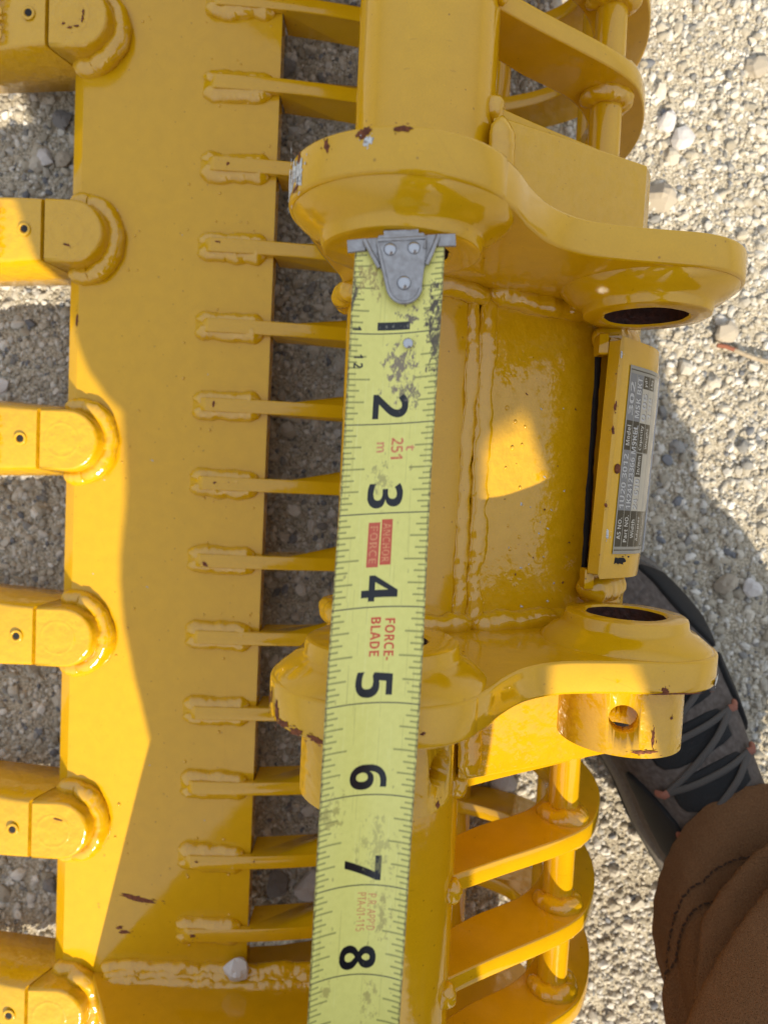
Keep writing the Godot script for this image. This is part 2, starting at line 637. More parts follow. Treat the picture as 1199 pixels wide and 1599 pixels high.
func build_ground() -> void:
	var xs := axis(0.42, 0.0032)
	var zs := axis(0.52, 0.0032)
	var v := PackedVector3Array()
	var ix := PackedInt32Array()
	for z in zs:
		for x in xs:
			v.append(Vector3(x, ground_height(x, z), z))
	var w := xs.size()
	for j in zs.size() - 1:
		for i in w - 1:
			var a := j * w + i
			ix.append_array(PackedInt32Array([a, a + 1, a + w, a + 1, a + w + 1, a + w]))
	var nn := PackedVector3Array()
	nn.resize(v.size())
	for j in zs.size():
		for i in w:
			var dx := v[j * w + mini(i + 1, w - 1)] - v[j * w + maxi(i - 1, 0)]
			var dz := v[mini(j + 1, zs.size() - 1) * w + i] - v[maxi(j - 1, 0) * w + i]
			nn[j * w + i] = dz.cross(dx).normalized()
	var a := []
	a.resize(Mesh.ARRAY_MAX)
	a[Mesh.ARRAY_VERTEX] = v
	a[Mesh.ARRAY_NORMAL] = nn
	a[Mesh.ARRAY_INDEX] = ix
	var m := ArrayMesh.new()
	m.add_surface_from_arrays(Mesh.PRIMITIVE_TRIANGLES, a)
	var g := put("gravel_ground", m, M.ground)
	g.set_meta("kind", "structure")
	tag(g, "pale sandy ground of crushed stone under and around the yellow bucket", "ground")
	# loose gravel, far too much of it to count
	var sizes := [[0, 34000, 0.0009, 0.0020], [1, 30000, 0.0013, 0.0028], [2, 22000, 0.0018, 0.0038], [3, 6500, 0.0026, 0.0052], [4, 1100, 0.0042, 0.0080], [5, 32000, 0.0011, 0.0025]]
	for k in sizes:
		var mm := MultiMesh.new()
		mm.transform_format = MultiMesh.TRANSFORM_3D
		mm.use_colors = true
		mm.mesh = stone_mesh(100 + k[0] * 7, [0.7, 0.62, 0.75, 0.6, 0.66, 0.8][k[0]], 1 if k[0] in [0, 1, 5] else 2)
		mm.instance_count = k[1]
		for i in k[1]:
			var x := rng.randf_range(-0.40, 0.42)
			var z := rng.randf_range(-0.47, 0.50)
			if i % 9 == 0:
				x = rng.randf_range(-1.1, 1.1)
				z = rng.randf_range(-1.1, 1.1)
			var r: float = lerpf(k[2], k[3], pow(rng.randf(), 2.2))
			var b := Basis.from_euler(Vector3(rng.randf_range(-0.5, 0.5), rng.randf() * TAU, rng.randf_range(-0.5, 0.5))).scaled_local(Vector3(r * rng.randf_range(0.8, 1.35), r, r))
			mm.set_instance_transform(i, Transform3D(b, Vector3(x, ground_height(x, z) + r * rng.randf_range(-0.1, 0.38), z)))
			var t := rng.randf()
			var base := Color(0.60, 0.55, 0.455)
			if t < 0.34:
				base = Color(0.75, 0.705, 0.615)
			elif t < 0.60:
				base = Color(0.88, 0.86, 0.81)
			elif t < 0.68:
				base = Color(0.38, 0.375, 0.365)
			elif t < 0.715:
				base = Color(0.27, 0.285, 0.32)
			base = base * rng.randf_range(0.72, 1.06)
			base.a = 1.0
			mm.set_instance_color(i, base)
		var o := MultiMeshInstance3D.new()
		o.name = numbered("gravel", self)
		o.multimesh = mm
		o.material_override = M.stone
		add_child(o, true)
		o.set_meta("kind", "stuff")
		tag(o, ["fine pale gravel grains strewn over the sandy ground", "small tan gravel grains strewn over the sandy ground", "rounded gravel bits strewn over the sandy ground", "pea sized gravel stones strewn over the sandy ground", "thumbnail sized gravel stones strewn over the sandy ground", "gritty gravel crumbs strewn over the sandy ground"][k[0]], "gravel")
	# stones that stand out
	var list := [
		["white_pebble", "angular white pebble lying on the yellow plate by its lower right corner", Vector3(-98, 85, 329), 10.5, "w", 3],
		["large_white_stone", "large white angular stone on the ground beside the tape near the figure 7", Vector3(-58, 5, 322), 14.0, "w", 4],
		["grey_slab_stone", "flat grey slanting stone in the shade between the last two ribs", Vector3(-84, 3, 320), 13.0, "g", 5],
		["flat_white_stone", "flat white stone lying alone in the shade below the top tooth", Vector3(-252, 3, -236), 8.0, "w", 6],
		["grey_chip_stone", "pointed grey stone against the yellow plate's edge below the top tooth", Vector3(-238, 3, -263), 9.0, "g", 7],
		["pale_chip_stone", "pale upright stone touching the plate's edge just under the top tooth's weld", Vector3(-226, 3, -291), 7.5, "w", 8],
		["lit_white_stone", "white stone in the small sunlit patch left of the top tooth gap", Vector3(-277, 3, -291), 7.5, "w", 9],
		["tan_wedge_stone", "tan wedge shaped stone between the first shaded tooth and the plate", Vector3(-238, 3, -235), 8.0, "t", 10],
		["twin_stone", "upper left one of two pale stones lying together right of the upper ribs", Vector3(209, 3, -262), 8.5, "w", 11],
		["twin_stone", "lower right one of two pale stones lying together right of the upper ribs", Vector3(221, 3, -249), 10.0, "w", 12],
		["broad_tan_stone", "broad flat tan stone behind the tip of the upper right ear", Vector3(206, 2, -207), 14.0, "t", 13],
		["round_pale_stone", "round pale stone with a shadow at the upper right edge", Vector3(275, 3, -301), 10.5, "t", 14],
		["shaded_side_stone", "pale stone with one dark side next to the dry stem", Vector3(257, 4, -107), 11.0, "t", 15],
		["tall_tan_stone", "tall tan stone at the right edge above the shoe's toe", Vector3(262, 4, 82), 10.0, "t", 16],
		["toe_side_stone", "pale slanting stone right of the tall tan stone near the shoe", Vector3(281, 4, 86), 9.0, "w", 17],
		["lip_side_stone", "broad white stone in the sun under the third tooth", Vector3(-273, 3, -17), 8.0, "w", 18],
		["square_white_stone", "squarish white stone at the left edge under the third tooth", Vector3(-285, 3, -6), 7.0, "w", 19],
		["dim_white_stone", "dim white stone in shade left of the third tooth's upper side", Vector3(-288, 3, -68), 6.5, "w", 20],
		["loop_white_stone", "white stone seen through the first loop below the lower ear", Vector3(92, 4, 236), 12.0, "w", 21],
		["dark_grey_stone", "rounded dark grey stone in the gap below the top rib", Vector3(-72, 4, -300), 9.0, "g", 22],
		["corner_grey_stone", "grey stone in the shaded gap by the plate's lower right corner", Vector3(-80, 4, 344), 8.0, "g", 23],
		["left_edge_stone", "pale grey stone in the shade under the fifth tooth", Vector3(-262, 3, 321), 7.0, "g", 24],
		["lower_edge_stone", "small pale stone in the shade above the bottom tooth", Vector3(-255, 3, 340), 6.0, "t", 25],
	]
	for e in list:
		var o := put(e[0], stone_mesh(e[5] * 13, 0.6, 2, 0.5), {"w": M.white_stone, "g": M.grey_stone, "t": M.tan_stone}[e[4]])
		o.position = e[2] * 0.001 * (Vector3(0.97, 1, 0.97) if e[2].y < 50.0 else Vector3.ONE) + (Vector3(0, BED, 0) if e[2].y < 50.0 else Vector3.ZERO)
		o.rotation = Vector3(rng.randf_range(-0.2, 0.2), rng.randf() * TAU, rng.randf_range(-0.2, 0.2))
		o.scale = Vector3.ONE * e[3] * 0.001
		tag(o, e[1], "stone", "" if e[0] != "twin_stone" else "two pale stones")
	# a dry stem
	var t := thing("dry_stem", "thin pale dry stem with a reddish end at the right edge", "stem", "", Vector3(-0.008, BED, 0.0027))
	var path := spline3(PackedVector3Array([Vector3(0.262, 0.006, -0.094), Vector3(0.278, 0.007, -0.0875), Vector3(0.30, 0.007, -0.083), Vector3(0.345, 0.006, -0.079)]))
	put("stalk", rod(path, 0.0017, 10), M.stem, t)
	put("red_end", rod(PackedVector3Array([Vector3(0.2500, 0.0052, -0.0975), Vector3(0.256, 0.006, -0.0965), Vector3(0.264, 0.006, -0.0935)]), 0.0016, 10), M.stem_tip, t)


# ---------------------------------------------------------------- bucket
func build_bucket() -> void:
	var b := thing("skeleton_bucket", "glossy yellow steel skeleton bucket with toothed lip, ribs, tube and two mounting ears", "excavator bucket")
	b.rotation_degrees.y = -2.7
	# lip plate, its long left edge bevelled
	put("lip_plate", plate_shape(PackedVector2Array([Vector2(-77.5, -464), Vector2(-77.5, -452), Vector2(-201.5, -452), Vector2(-209.5, -458), Vector2(-209.5, -464)]), -372, 352, 0.7), M.plate, b)
	for e in [[345.0, 357.0], [-384.0, -372.0]]:
		var side := PackedVector2Array([Vector2(-182, -470), Vector2(-182, -452), Vector2(-110, -335), Vector2(-88, -300), Vector2(-30, -276), Vector2(12, -272)])
		side.append_array(spline(PackedVector2Array([Vector2(40, -288), Vector2(60, -318), Vector2(103, -350), Vector2(118, -375), Vector2(127, -410), Vector2(128, -440), Vector2(116, -478), Vector2(92, -500), Vector2(50, -510), Vector2(0, -505), Vector2(-60, -488)]), 3))
		put("side_plate", plate_shape(side, e[0], e[1], 1.0), M.paint, b)
	for k in 3:
		var q := PackedVector3Array()
		for i in 26:
			q.append(Vector3(-176 + i * 6.2 + k * 3.0, TOP - 451.5 + k * 2.4 - maxf(0.0, i - 17) * 0.8, 339.5 + k * 3.2 + 3.4 * wob.get_noise_2d(i * 42.0, k * 300.0)))
		put("weld", weld(q, PackedVector3Array([Vector3(0, 0.75, -0.65)]), [11.0, 9.0, 10.0][k], [4.6, 4.0, 4.4][k], 61 + k * 4, 0.05, 5.0), M.weld, b)
	# torque tube
	put("torque_tube", lathe(10.5, 310, PackedVector2Array([Vector2(30.2, 346), Vector2(30.2, -373)]), 96), M.paint, b)
	# web plate that joins tube and ears, bent down at its far end
	var web := PackedVector2Array([Vector2(38, -298), Vector2(106, -332), Vector2(111, -338), Vector2(112, -352), Vector2(120, -352), Vector2(119.5, -336), Vector2(114.5, -327.5), Vector2(41.5, -291), Vector2(38, -291.5)])
	put("web_plate", plate_shape(web, -149, 129, 1.2), M.cast, b)
	for i in 2:
		var run := PackedVector3Array()
		for k in 15:
			run.append(Vector3([34.0, 40.6][i] + 0.8 * wob.get_noise_1d(k * 21.0 + i * 50), TOP - [290.0, 292.5][i], -77 + k * 10.0))
		put("weld", weld(run, PackedVector3Array([Vector3(0.5, 0.85, 0)]), [7.0, 9.0][i], [1.8, 2.6][i], 70 + i, 0.04, 3.0), M.weld, b)
	for k in 2:
		var run := PackedVector3Array()
		for i in 8:
			run.append(Vector3(41.5 + i * 0.2, TOP - 291.0, [-149.0, 82.0][k] + i * 6.5))
		put("weld", weld(run, PackedVector3Array([Vector3(0.6, 0.8, 0)]), 12.0, 3.5, 74 + k, 0.08, 6.0), M.weld, b)
	build_ears(b)
	build_ribs(b)
	build_teeth(b)
	build_id_plate(b)
	build_flecks(b)
	build_spatter(b)
	# marks on the lip
	var marks := [[-153, 292, 26, 5.5], [-147, 293.5, 10, 4], [-164, 313, 6, 3], [-160, 316, 10, 3.5], [-188, 374, 6, 4]]
	for i in marks.size():
		var k: Array = marks[i]
		put("rust_patch", flake(Vector3(k[0], TOP - 452.0, k[1]), Vector3.UP, Vector3(1, 0, 0.15), k[2], k[3], 200 + i), M.rust, b)
	var er := RandomNumberGenerator.new()
	er.seed = 91
	for i in 16:
		put("edge_chip", flake(Vector3(-77.6, TOP - 452.6, er.randf_range(-260.0, 320.0)), Vector3(0.7, 0.7, 0), Vector3(0, 0, 1), er.randf_range(1.5, 5.0), er.randf_range(0.8, 1.6), 820 + i), M.rust, b)
	for i in 10:
		put("edge_chip", flake(Vector3(-205.5, TOP - 455.2, er.randf_range(-250.0, 330.0)), Vector3(-0.6, 0.8, 0), Vector3(0, 0, 1), er.randf_range(1.5, 4.0), er.randf_range(0.8, 2.0), 850 + i), M.rust if i % 2 else M.primer, b)
	put("rust_patch", flake(Vector3(-202.6, TOP - 452.7, -91), Vector3(-0.6, 0.8, 0), Vector3(0, 0, 1), 11, 3.2, 230), M.rust, b)


func build_flecks(b: Node3D) -> void:
	var r := RandomNumberGenerator.new()
	r.seed = 77
	for i in 26:
		var x := r.randf_range(52.0, 86.0)
		var z := r.randf_range(-70.0, 55.0) if i < 12 else r.randf_range(5.0, 45.0)
		put("paint_fleck", flake(Vector3(x, TOP - 291.0 - (x - 41.5) * 0.5, z), Vector3(0.45, 0.89, 0), Vector3(1, 0, 0.4), r.randf_range(0.7, 2.0), r.randf_range(0.6, 1.4), 700 + i), M.primer if i % 3 else M.rust, b)
	for i in 22:
		put("paint_fleck", flake(Vector3(r.randf_range(-190.0, -90.0), TOP - 452.0, r.randf_range(-260.0, 300.0)), Vector3.UP, Vector3(1, 0, 0.4), r.randf_range(0.8, 2.2), r.randf_range(0.7, 1.6), 740 + i), M.primer if i % 2 else M.stain, b)


func build_spatter(b: Node3D) -> void:
	var r := RandomNumberGenerator.new()
	r.seed = 31
	var dot := ball(Vector3.ZERO, 1.0, 0.7)
	for i in 90:
		var o := put("weld_spatter", dot, M.weld, b)
		var rib := r.randi_range(0, 12)
		var lz := -241.5 + 50.3 * (rib - 1)
		if i < 55:
			o.position = P(r.randf_range(-134.0, -82.0), 452.0, lz + (1.0 if r.randf() < 0.5 else -1.0) * r.randf_range(9.0, 17.0))
		elif i < 75:
			o.position = P(-200.0 + r.randf_range(26.0, 40.0), 452.0, [-272.0, -142.5, -13.0, 113.0, 240.0][i % 5] + r.randf_range(-24.0, 24.0))
		else:
			o.position = P(r.randf_range(50.0, 60.0), 0.0, r.randf_range(-70.0, 58.0))
			o.position.y = (TOP - 291.0 - (o.position.x * 1000.0 - 41.5) * 0.5) * 0.001
		o.scale = Vector3.ONE * r.randf_range(0.5, 1.15)


func ear_outline() -> PackedVector2Array:
	var o := arc(102, -283, 35.5, -62, 84, 22)
	o.append_array(spline(PackedVector2Array([Vector2(103, -247.6), Vector2(85, -246), Vector2(66, -242), Vector2(52, -232.5), Vector2(42, -219), Vector2(35.5, -207), Vector2(30.5, -199.5)]), 6).slice(5))
	o.append_array(arc(2, -219, 35, 36, 205, 30))
	o.append_array(PackedVector2Array([Vector2(-27, -256), Vector2(-22, -282), Vector2(-20, -305)]))
	o.append_array(arc(10.5, -310, 30.5, 180, 265, 10))
	o.append_array(PackedVector2Array([Vector2(60, -346)]))
	return o


func boss_outer(b: Node3D, cx: float, deep: float, z0: float, z1: float, turn: float) -> void:
	var c := CSGCombiner3D.new()
	c.name = numbered("outer_boss", b)
	var zm := (z0 + z1) / 2
	var make := func(r: float, h: float, op: int, sides: int) -> CSGCylinder3D:
		var k := CSGCylinder3D.new()
		k.radius = r * 0.001
		k.height = h * 0.001
		k.sides = sides
		k.operation = op
		k.material = M.cast
		return k
	var body: CSGCylinder3D = make.call(24.5, absf(z1 - z0), CSGShape3D.OPERATION_UNION, 64)
	body.rotation_degrees.x = 90
	body.name = "body"
	var hole: CSGCylinder3D = make.call(16.0, 100.0, CSGShape3D.OPERATION_SUBTRACTION, 48)
	hole.rotation_degrees.x = 90
	hole.name = "hole"
	var cross: CSGCylinder3D = make.call(5.6, 80.0, CSGShape3D.OPERATION_SUBTRACTION, 24)
	cross.name = "cross"
	cross.rotation_degrees.z = turn
	c.add_child(body)
	c.add_child(hole)
	c.add_child(cross)
	c.position = P(cx, deep, zm)
	b.add_child(c, true)


func build_ears(b: Node3D) -> void:
	var outline := ear_outline()
	for side in 2:
		var s: float = [-1.0, 1.0][side]
		var inner: float = [-79.0, 63.0][side]
		var face: float = [-68.5, 51.5][side]
		var outer := inner + s * 12.0
		var ear := put("mounting_ear", plate_shape(outline, minf(inner, outer), maxf(inner, outer), 1.1), M.paint, b)
		for k in 2:
			var cx: float = [2.0, 102.0][k]
			var deep: float = [219.0, 283.0][k]
			var f := face
			var d := -s
			# inner boss with its flared weld
			var bo: float = [14.6, 16.0][k]
			var prof := PackedVector2Array([Vector2(34.0, inner - d * 0.5), Vector2(33.0, inner + d * 1.2), Vector2(30.6, inner + d * 3.0), Vector2(28.0, inner + d * 5.2), Vector2(25.6, inner + d * 6.3), Vector2(24.9, inner + d * 7.5), Vector2(24.8, f - d * 1.6), Vector2(24.3, f - d * 0.5), Vector2(23.2, f), Vector2(bo + 1.0, f), Vector2(bo, f - d * 0.8)])
			if d > 0:
				pass
			else:
				prof.reverse()
			put("pin_boss", lathe(cx, deep, prof, 72, 1.1 if k == 1 else 1.0), M.weld if false else M.paint, ear)
			var bore := PackedVector2Array([Vector2(bo, f - d * 0.8), Vector2(bo, outer + s * 2.0)])
			if d < 0:
				bore.reverse()
			put("pin_bore", lathe(cx, deep, bore, 48), M.bore, ear)
			if side == 1:
				boss_outer(b, cx, deep, outer - s * 1.0, outer + s * [25.0, 28.0][k], [-52.0, 15.0][k])
		# weld between ear, tube and web
		var run := PackedVector3Array()
		var ups := PackedVector3Array()
		for i in 15:
			var a := deg_to_rad(205.0 - i * 13.0)
			run.append(Vector3(10.5 + 31.0 * cos(a), TOP - 310 + 31.0 * sin(a), inner - s * 1.5))
			ups.append(Vector3(cos(a) * 0.75, sin(a) * 0.75, -s * 0.6))
		put("weld", weld(run, ups, 10.0, 6.0, 80 + side, 0.05, 12.0), M.weld, b)
		run = PackedVector3Array()
		for i in 8:
			run.append(Vector3(39.0 + i * 8.0, TOP - 289.5 - i * 4.1, inner - s * 1.5))
		put("weld", weld(run, PackedVector3Array([Vector3(0.3, 0.8, -s * 0.6)]), 11.0, 5.5, 84 + side, 0.10, 14.0), M.weld, b)
	# worn paint on the ears' edges
	var spot := func(ang: float, z: float, w: float, h: float, n: int, m: Material, cx := 2.0, cd := 219.0, r := 35.0) -> void:
		var a := deg_to_rad(ang)
		put("rust_chip" if m == M.rust else "bare_patch", flake(Vector3(cx + r * cos(a), TOP - cd + r * sin(a), z), Vector3(cos(a), sin(a), 0), Vector3(0, 0, 1), w, h, n), m, b)
	for k in 4:
		spot.call(149.0 + k * 9.0, -84.4 - 0.6 * k, 12.5 - 2.0 * absf(k - 1.5), 6.8, 300 + k * 40, M.primer)
	spot.call(153.0, -81.0, 2.4, 5.0, 301, M.rust)
	spot.call(158.0, -86.0, 8.0, 2.6, 302, M.rust)
	spot.call(150.0, -89.0, 4.0, 3.0, 303, M.rust)
	spot.call(128.0, -88.0, 5.0, 2.6, 304, M.rust)
	spot.call(109.0, -89.2, 3.6, 5.0, 305, M.rust)
	spot.call(107.0, -87.0, 3.4, 3.2, 306, M.primer)
	spot.call(92.0, -89.8, 2.4, 5.2, 307, M.rust)
	spot.call(166.0, 70.0, 6.5, 3.0, 310, M.rust)
	spot.call(150.0, 71.0, 7.5, 4.0, 311, M.rust)
	spot.call(143.0, 73.4, 3.0, 8.0, 312, M.rust)
	spot.call(132.0, 73.8, 2.4, 9.0, 313, M.rust)
	spot.call(120.0, 74.0, 2.2, 8.0, 314, M.rust)
	spot.call(160.0, 68.0, 5.0, 2.0, 315, M.rust)
	spot.call(102.0, 74.4, 1.2, 3.5, 316, M.rust)
	spot.call(70.0, 70.0, 1.2, 2.2, 317, M.rust)
	spot.call(84.0, 73.2, 3.0, 4.0, 320, M.rust, 102.0, 283.0, 35.5)
	spot.call(78.0, 74.3, 1.0, 22.0, 321, M.rust, 102.0, 283.0, 35.5)
	spot.call(12.0, 66.0, 2.2, 3.2, 322, M.rust, 102.0, 283.0, 35.5)
	spot.call(30.0, 73.5, 4.0, 14.0, 323, M.primer, 102.0, 283.0, 35.5)
	spot.call(86.0, 100.5, 2.0, 11.0, 324, M.rust, 102.0, 283.0, 24.5)
	spot.call(78.0, 95.0, 8.0, 2.0, 325, M.rust, 102.0, 283.0, 24.5)
	spot.call(84.0, 76.0, 1.2, 14.0, 326, M.rust, 102.0, 283.0, 24.5)
	spot.call(58.0, 88.0, 2.0, 2.0, 327, M.rust, 102.0, 283.0, 24.5)
	spot.call(40.0, 98.0, 3.0, 2.6, 328, M.rust, 2.0, 219.0, 24.5)


func build_ribs(b: Node3D) -> void:
	var outer := spline(PackedVector2Array([Vector2(34, -299), Vector2(60, -316), Vector2(106, -345), Vector2(124, -367), Vector2(136, -402), Vector2(137, -438), Vector2(127, -471), Vector2(101, -496), Vector2(62, -508), Vector2(28, -506), Vector2(-8, -492), Vector2(-36, -482), Vector2(-77.3, -474)]), 5)
	var inner := spline(PackedVector2Array([Vector2(-116, -445), Vector2(-70, -448), Vector2(-20, -457), Vector2(12, -468), Vector2(46, -479), Vector2(76, -472), Vector2(100, -454), Vector2(108, -425), Vector2(104, -396), Vector2(87, -370), Vector2(58, -350), Vector2(33, -329)]), 5)
	var outline := outer.duplicate()
	outline.reverse()
	outline.append_array(PackedVector2Array([]))
	var whole := PackedVector2Array([Vector2(-77.3, -452.2), Vector2(-126, -452.2), Vector2(-125, -450.5)])
	whole.append_array(inner)
	whole.append_array(outer)
	var chips := {1: [14, 30], 2: [5, 13, 20, 30], 3: [1, 12, 22, 26], 5: [2], 6: [4], 7: [0], 10: [18], 11: [1, 8, 12, 16, 34, 38], 12: [0]}
	for i in 13:
		var lz := -241.5 + 50.3 * (i - 1)
		var dz := -20.0 - 0.04 * lz
		var bend := func(v: Vector3) -> Vector3:
			return Vector3(v.x, v.y, v.z + dz * smoothstep(-15.0, 34.0, v.x))
		var rib := put("rib", plate_shape(whole, lz - 4.4, lz + 4.4, 0.8, bend), M.paint, b)
		# welds on both sides of the tip, on the lip
		for s in [-1.0, 1.0]:
			var run := PackedVector3Array()
			var ups := PackedVector3Array()
			for k in 8:
				run.append(Vector3(-126 + k * 6.3, TOP - 451.0, lz + s * (5.0 + 2.0 * wob.get_noise_2d(k * 40.0, lz * 3.0 + s * 20))))
				ups.append(Vector3(0, 0.75, s * 0.6))
			put("weld", weld(run, ups, 10.5, 3.4, i * 5 + int(s) + 7, 0.05, 2.6), M.weld, rib)
		# weld where the rib meets the tube
		put("weld", weld(PackedVector3Array([Vector3(40, TOP - 299, lz + dz - 6), Vector3(38.5, TOP - 297, lz + dz), Vector3(40, TOP - 299, lz + dz + 6)]), PackedVector3Array([Vector3(0.6, 0.8, 0)]), 9.0, 4.0, i + 90, 0.08), M.weld, rib)
		for k in chips.get(i, []):
			var x: float = -113.0 + k
			put("rust_chip", flake(Vector3(x, TOP - 445.0 - (x + 116) * 0.065, lz + rng.randf_range(-2.2, 2.2)), Vector3.UP, Vector3(1, 0, 0.2), rng.randf_range(2.5, 6.0), rng.randf_range(2.0, 4.5), 400 + i * 31 + k), M.rust, rib)
	# cross rods through the ribs
	for e in [[105.0, 366.0, 8.0], [117.0, 440.0, 8.0], [66.0, 490.0, 8.0]]:
		var r := put("cross_rod", rod(PackedVector3Array([P(e[0], e[1], -372), P(e[0], e[1], -100), P(e[0], e[1], 100), P(e[0], e[1], 346)]), e[2] * 0.001, 32), M.paint, b)
		if e[1] > 400:
			continue
		for i in 13:
			var lz := -241.5 + 50.3 * (i - 1)
			lz += -20.0 - 0.04 * lz
			for s in [-1.0, 1.0]:
				var run := PackedVector3Array()
				var ups := PackedVector3Array()
				for k in 11:
					var a := deg_to_rad(-90.0 + k * 30.0)
					run.append(Vector3(e[0] + 9.0 * cos(a), TOP - e[1] + 9.0 * sin(a), lz + s * 5.4))
					ups.append(Vector3(cos(a) * 0.7, sin(a) * 0.7, s * 0.7))
				put("weld", weld(run, ups, 10.0, 5.0, i * 3 + int(s) + 120, 0.06, 9.0), M.weld, r)
	put("rust_chip", flake(P(97.5, 340.2, 238), Vector3(0.55, 0.83, 0), Vector3(1, -0.6, 0), 7.0, 9.5, 520), M.rust, b)


func build_teeth(b: Node3D) -> void:
	var spots := [-272.0, -142.5, -13.0, 113.0, 240.0, 366.0]
	for i in spots.size():
		var lz: float = spots[i]
		var ad := Node3D.new()
		ad.name = numbered("tooth_adapter", b)
		b.add_child(ad, true)
		# adapter body in layers: a tongue that ends round on the lip, its cheeks sloping outwards below
		var s := Shape.new()
		var rows := []
		for l in [[437.0, 17.5], [437.4, 18.6], [438.6, 19.3], [445.0, 20.0], [452.0, 21.0], [462.0, 23.0], [476.0, 22.0], [481.0, 19.0]]:
			var ring := PackedVector3Array()
			var cut: float = -217.0 + clampf((l[0] - 441.0) * 0.62, 0.0, 17.0)
			ring.append(P(cut, l[0], lz + l[1]))
			for k in 15:
				var a := deg_to_rad(90.0 - k * 180.0 / 14.0)
				var e: float = l[1] + (1.0 if l[0] > 440 else 0.0)
				ring.append(P(-200.5 + e * cos(a), l[0], lz + l[1] * sin(a)))
			ring.append(P(cut, l[0], lz - l[1]))
			rows.append(ring)
		rows.reverse()
		s.sheet(rows, true, 1)
		var top: PackedVector3Array = rows[rows.size() - 1]
		s.fan(top, P(-205, 436.9, lz), false, 2)
		put("body", s.done(), M.cast, ad)
		# pin cap: a round dimple rim
		put("pin_cap", rim_disc(-203.5, 437.0, lz, 10.8, i), M.cast, ad)
		# weld round the end
		var run := PackedVector3Array()
		var ups := PackedVector3Array()
		for k in 19:
			var a := deg_to_rad(112.0 - k * 224.0 / 18.0)
			run.append(Vector3(-200.0 + 23.0 * cos(a), TOP - 449.5 - (2.5 if absf(sin(a)) > 0.9 else 0.0), lz + 23.5 * sin(a)))
			ups.append(Vector3(0.62 * cos(a), 0.75, 0.62 * sin(a)))
		put("weld", weld(run, ups, 11.5, 5.2, i + 140, 0.05, 3.0), M.weld, ad)
		# tooth: from the seam out to the left, thinning to an edge
		var tooth := Node3D.new()
		tooth.name = numbered("tooth_tip", b)
		b.add_child(tooth, true)
		var t := Shape.new()
		var secs := []
		for k in 9:
			var f := k / 8.0
			var x := -219.5 - 105.0 * f
			var hw := lerpf(18.5, 24.0, f)
			var up := 437.2 + 24.0 * pow(f, 1.3)
			var low := 483.0 + 8.0 * f
			var lean := 16.5 * (1.0 - f)
			var sec := PackedVector3Array()
			for c in [[up + 1.2, -hw - 0.2], [up + 0.3, -hw + 0.8], [up, -hw + 2.4], [up, hw - 2.4], [up + 0.3, hw - 0.8], [up + 1.2, hw + 0.2], [lerpf(up, low, 0.5), hw + 4.0], [low - 2, hw + 3.0], [low, hw - 2], [low, -hw + 2], [low - 2, -hw - 3.0], [lerpf(up, low, 0.5), -hw - 4.0]]:
				sec.append(P(x + lean * clampf((c[0] - 441.0) / 24.0, 0.0, 1.0), c[0], lz + c[1]))
			secs.append(sec)
		t.sheet(secs, true, 1)
		t.fan(secs[0], P(-214, 460, lz), true, 2)
		t.fan(secs[8], P(-324.5, 475, lz), false, 2)
		put("body", t.done(), M.cast, tooth)
		# retainer hole: a dark disc stands in for the shade of its depth
		var hx := -230.0
		put("retainer_ring", ring_disc(hx, 437.6, lz + 0.4, 4.1, 2.3, 0.5), M.cast, tooth)
		put("retainer_hole", ring_disc(hx + 0.5, 437.5, lz, 2.3, 0.0, 0.35), M.dark, tooth)
		# raised casting number
		var f := SystemFont.new()
		f.font_names = PackedStringArray(["Droid Sans"])
		f.font_weight = 700
		var tm := TextMesh.new()
		tm.font = f
		tm.text = "CA015"
		tm.font_size = 32
		tm.pixel_size = 0.0085 / 23.0
		tm.depth = 0.0009
		var word := put("casting_number", tm, M.cast, tooth)
		word.position = P(-250.5, 438.6, lz + 0.5)
		word.rotation = Vector3(-PI / 2, PI / 2, 0)
		if i == 0:
			for k in 5:
				put("rust_chip", flake(Vector3([-196.5, -200, -204, -208, -196][k], TOP - 436.6, lz + [3.0, 7.2, 8.3, 6.0, -1.0][k]), Vector3.UP, Vector3(1, 0, 0), [2.0, 3.5, 5.0, 3.0, 2.0][k], [5.0, 2.0, 1.6, 1.6, 4.0][k], 540 + k), M.rust, ad)
		if i == 1 or i == 4:
			put("rust_chip", flake(Vector3(-204 + i, TOP - 436.7, lz + (9.0 if i == 1 else -8.0)), Vector3.UP, Vector3(1, 0, 0.3), 6.0, 1.8, 560 + i), M.rust, ad)
		# dark block that stands in for the shade between adapter and tooth
		put("gap_shade", plate_shape(PackedVector2Array([Vector2(-221, -476), Vector2(-212, -476), Vector2(-214, -440.5), Vector2(-221, -440.5)]), lz - 17.0, lz + 17.0, 0.5), M.dark, tooth)


func rim_disc(cx: float, deep: float, lz: float, r: float, n: int) -> ArrayMesh:
	var s := Shape.new()
	var rows := []
	for l in [[r + 1.0, -0.1], [r, 0.35], [r - 0.9, 0.3], [r - 1.8, -0.0], [r - 2.6, 0.12], [0.3, 0.2]]:
		var ring := PackedVector3Array()
		for k in 40:
			var a := TAU * k / 40
			var w: float = 0.25 * wob.get_noise_2d(k * 30.0, n * 40.0) if l[0] > r - 1 else 0.0
			ring.append(P(cx + l[0] * cos(a), deep - l[1] - w, lz - l[0] * sin(a)))
		rows.append(ring)
	s.sheet(rows, true, 1)
	s.fan(rows[5], P(cx, deep - 0.2, lz), false, 1)
	return s.done()


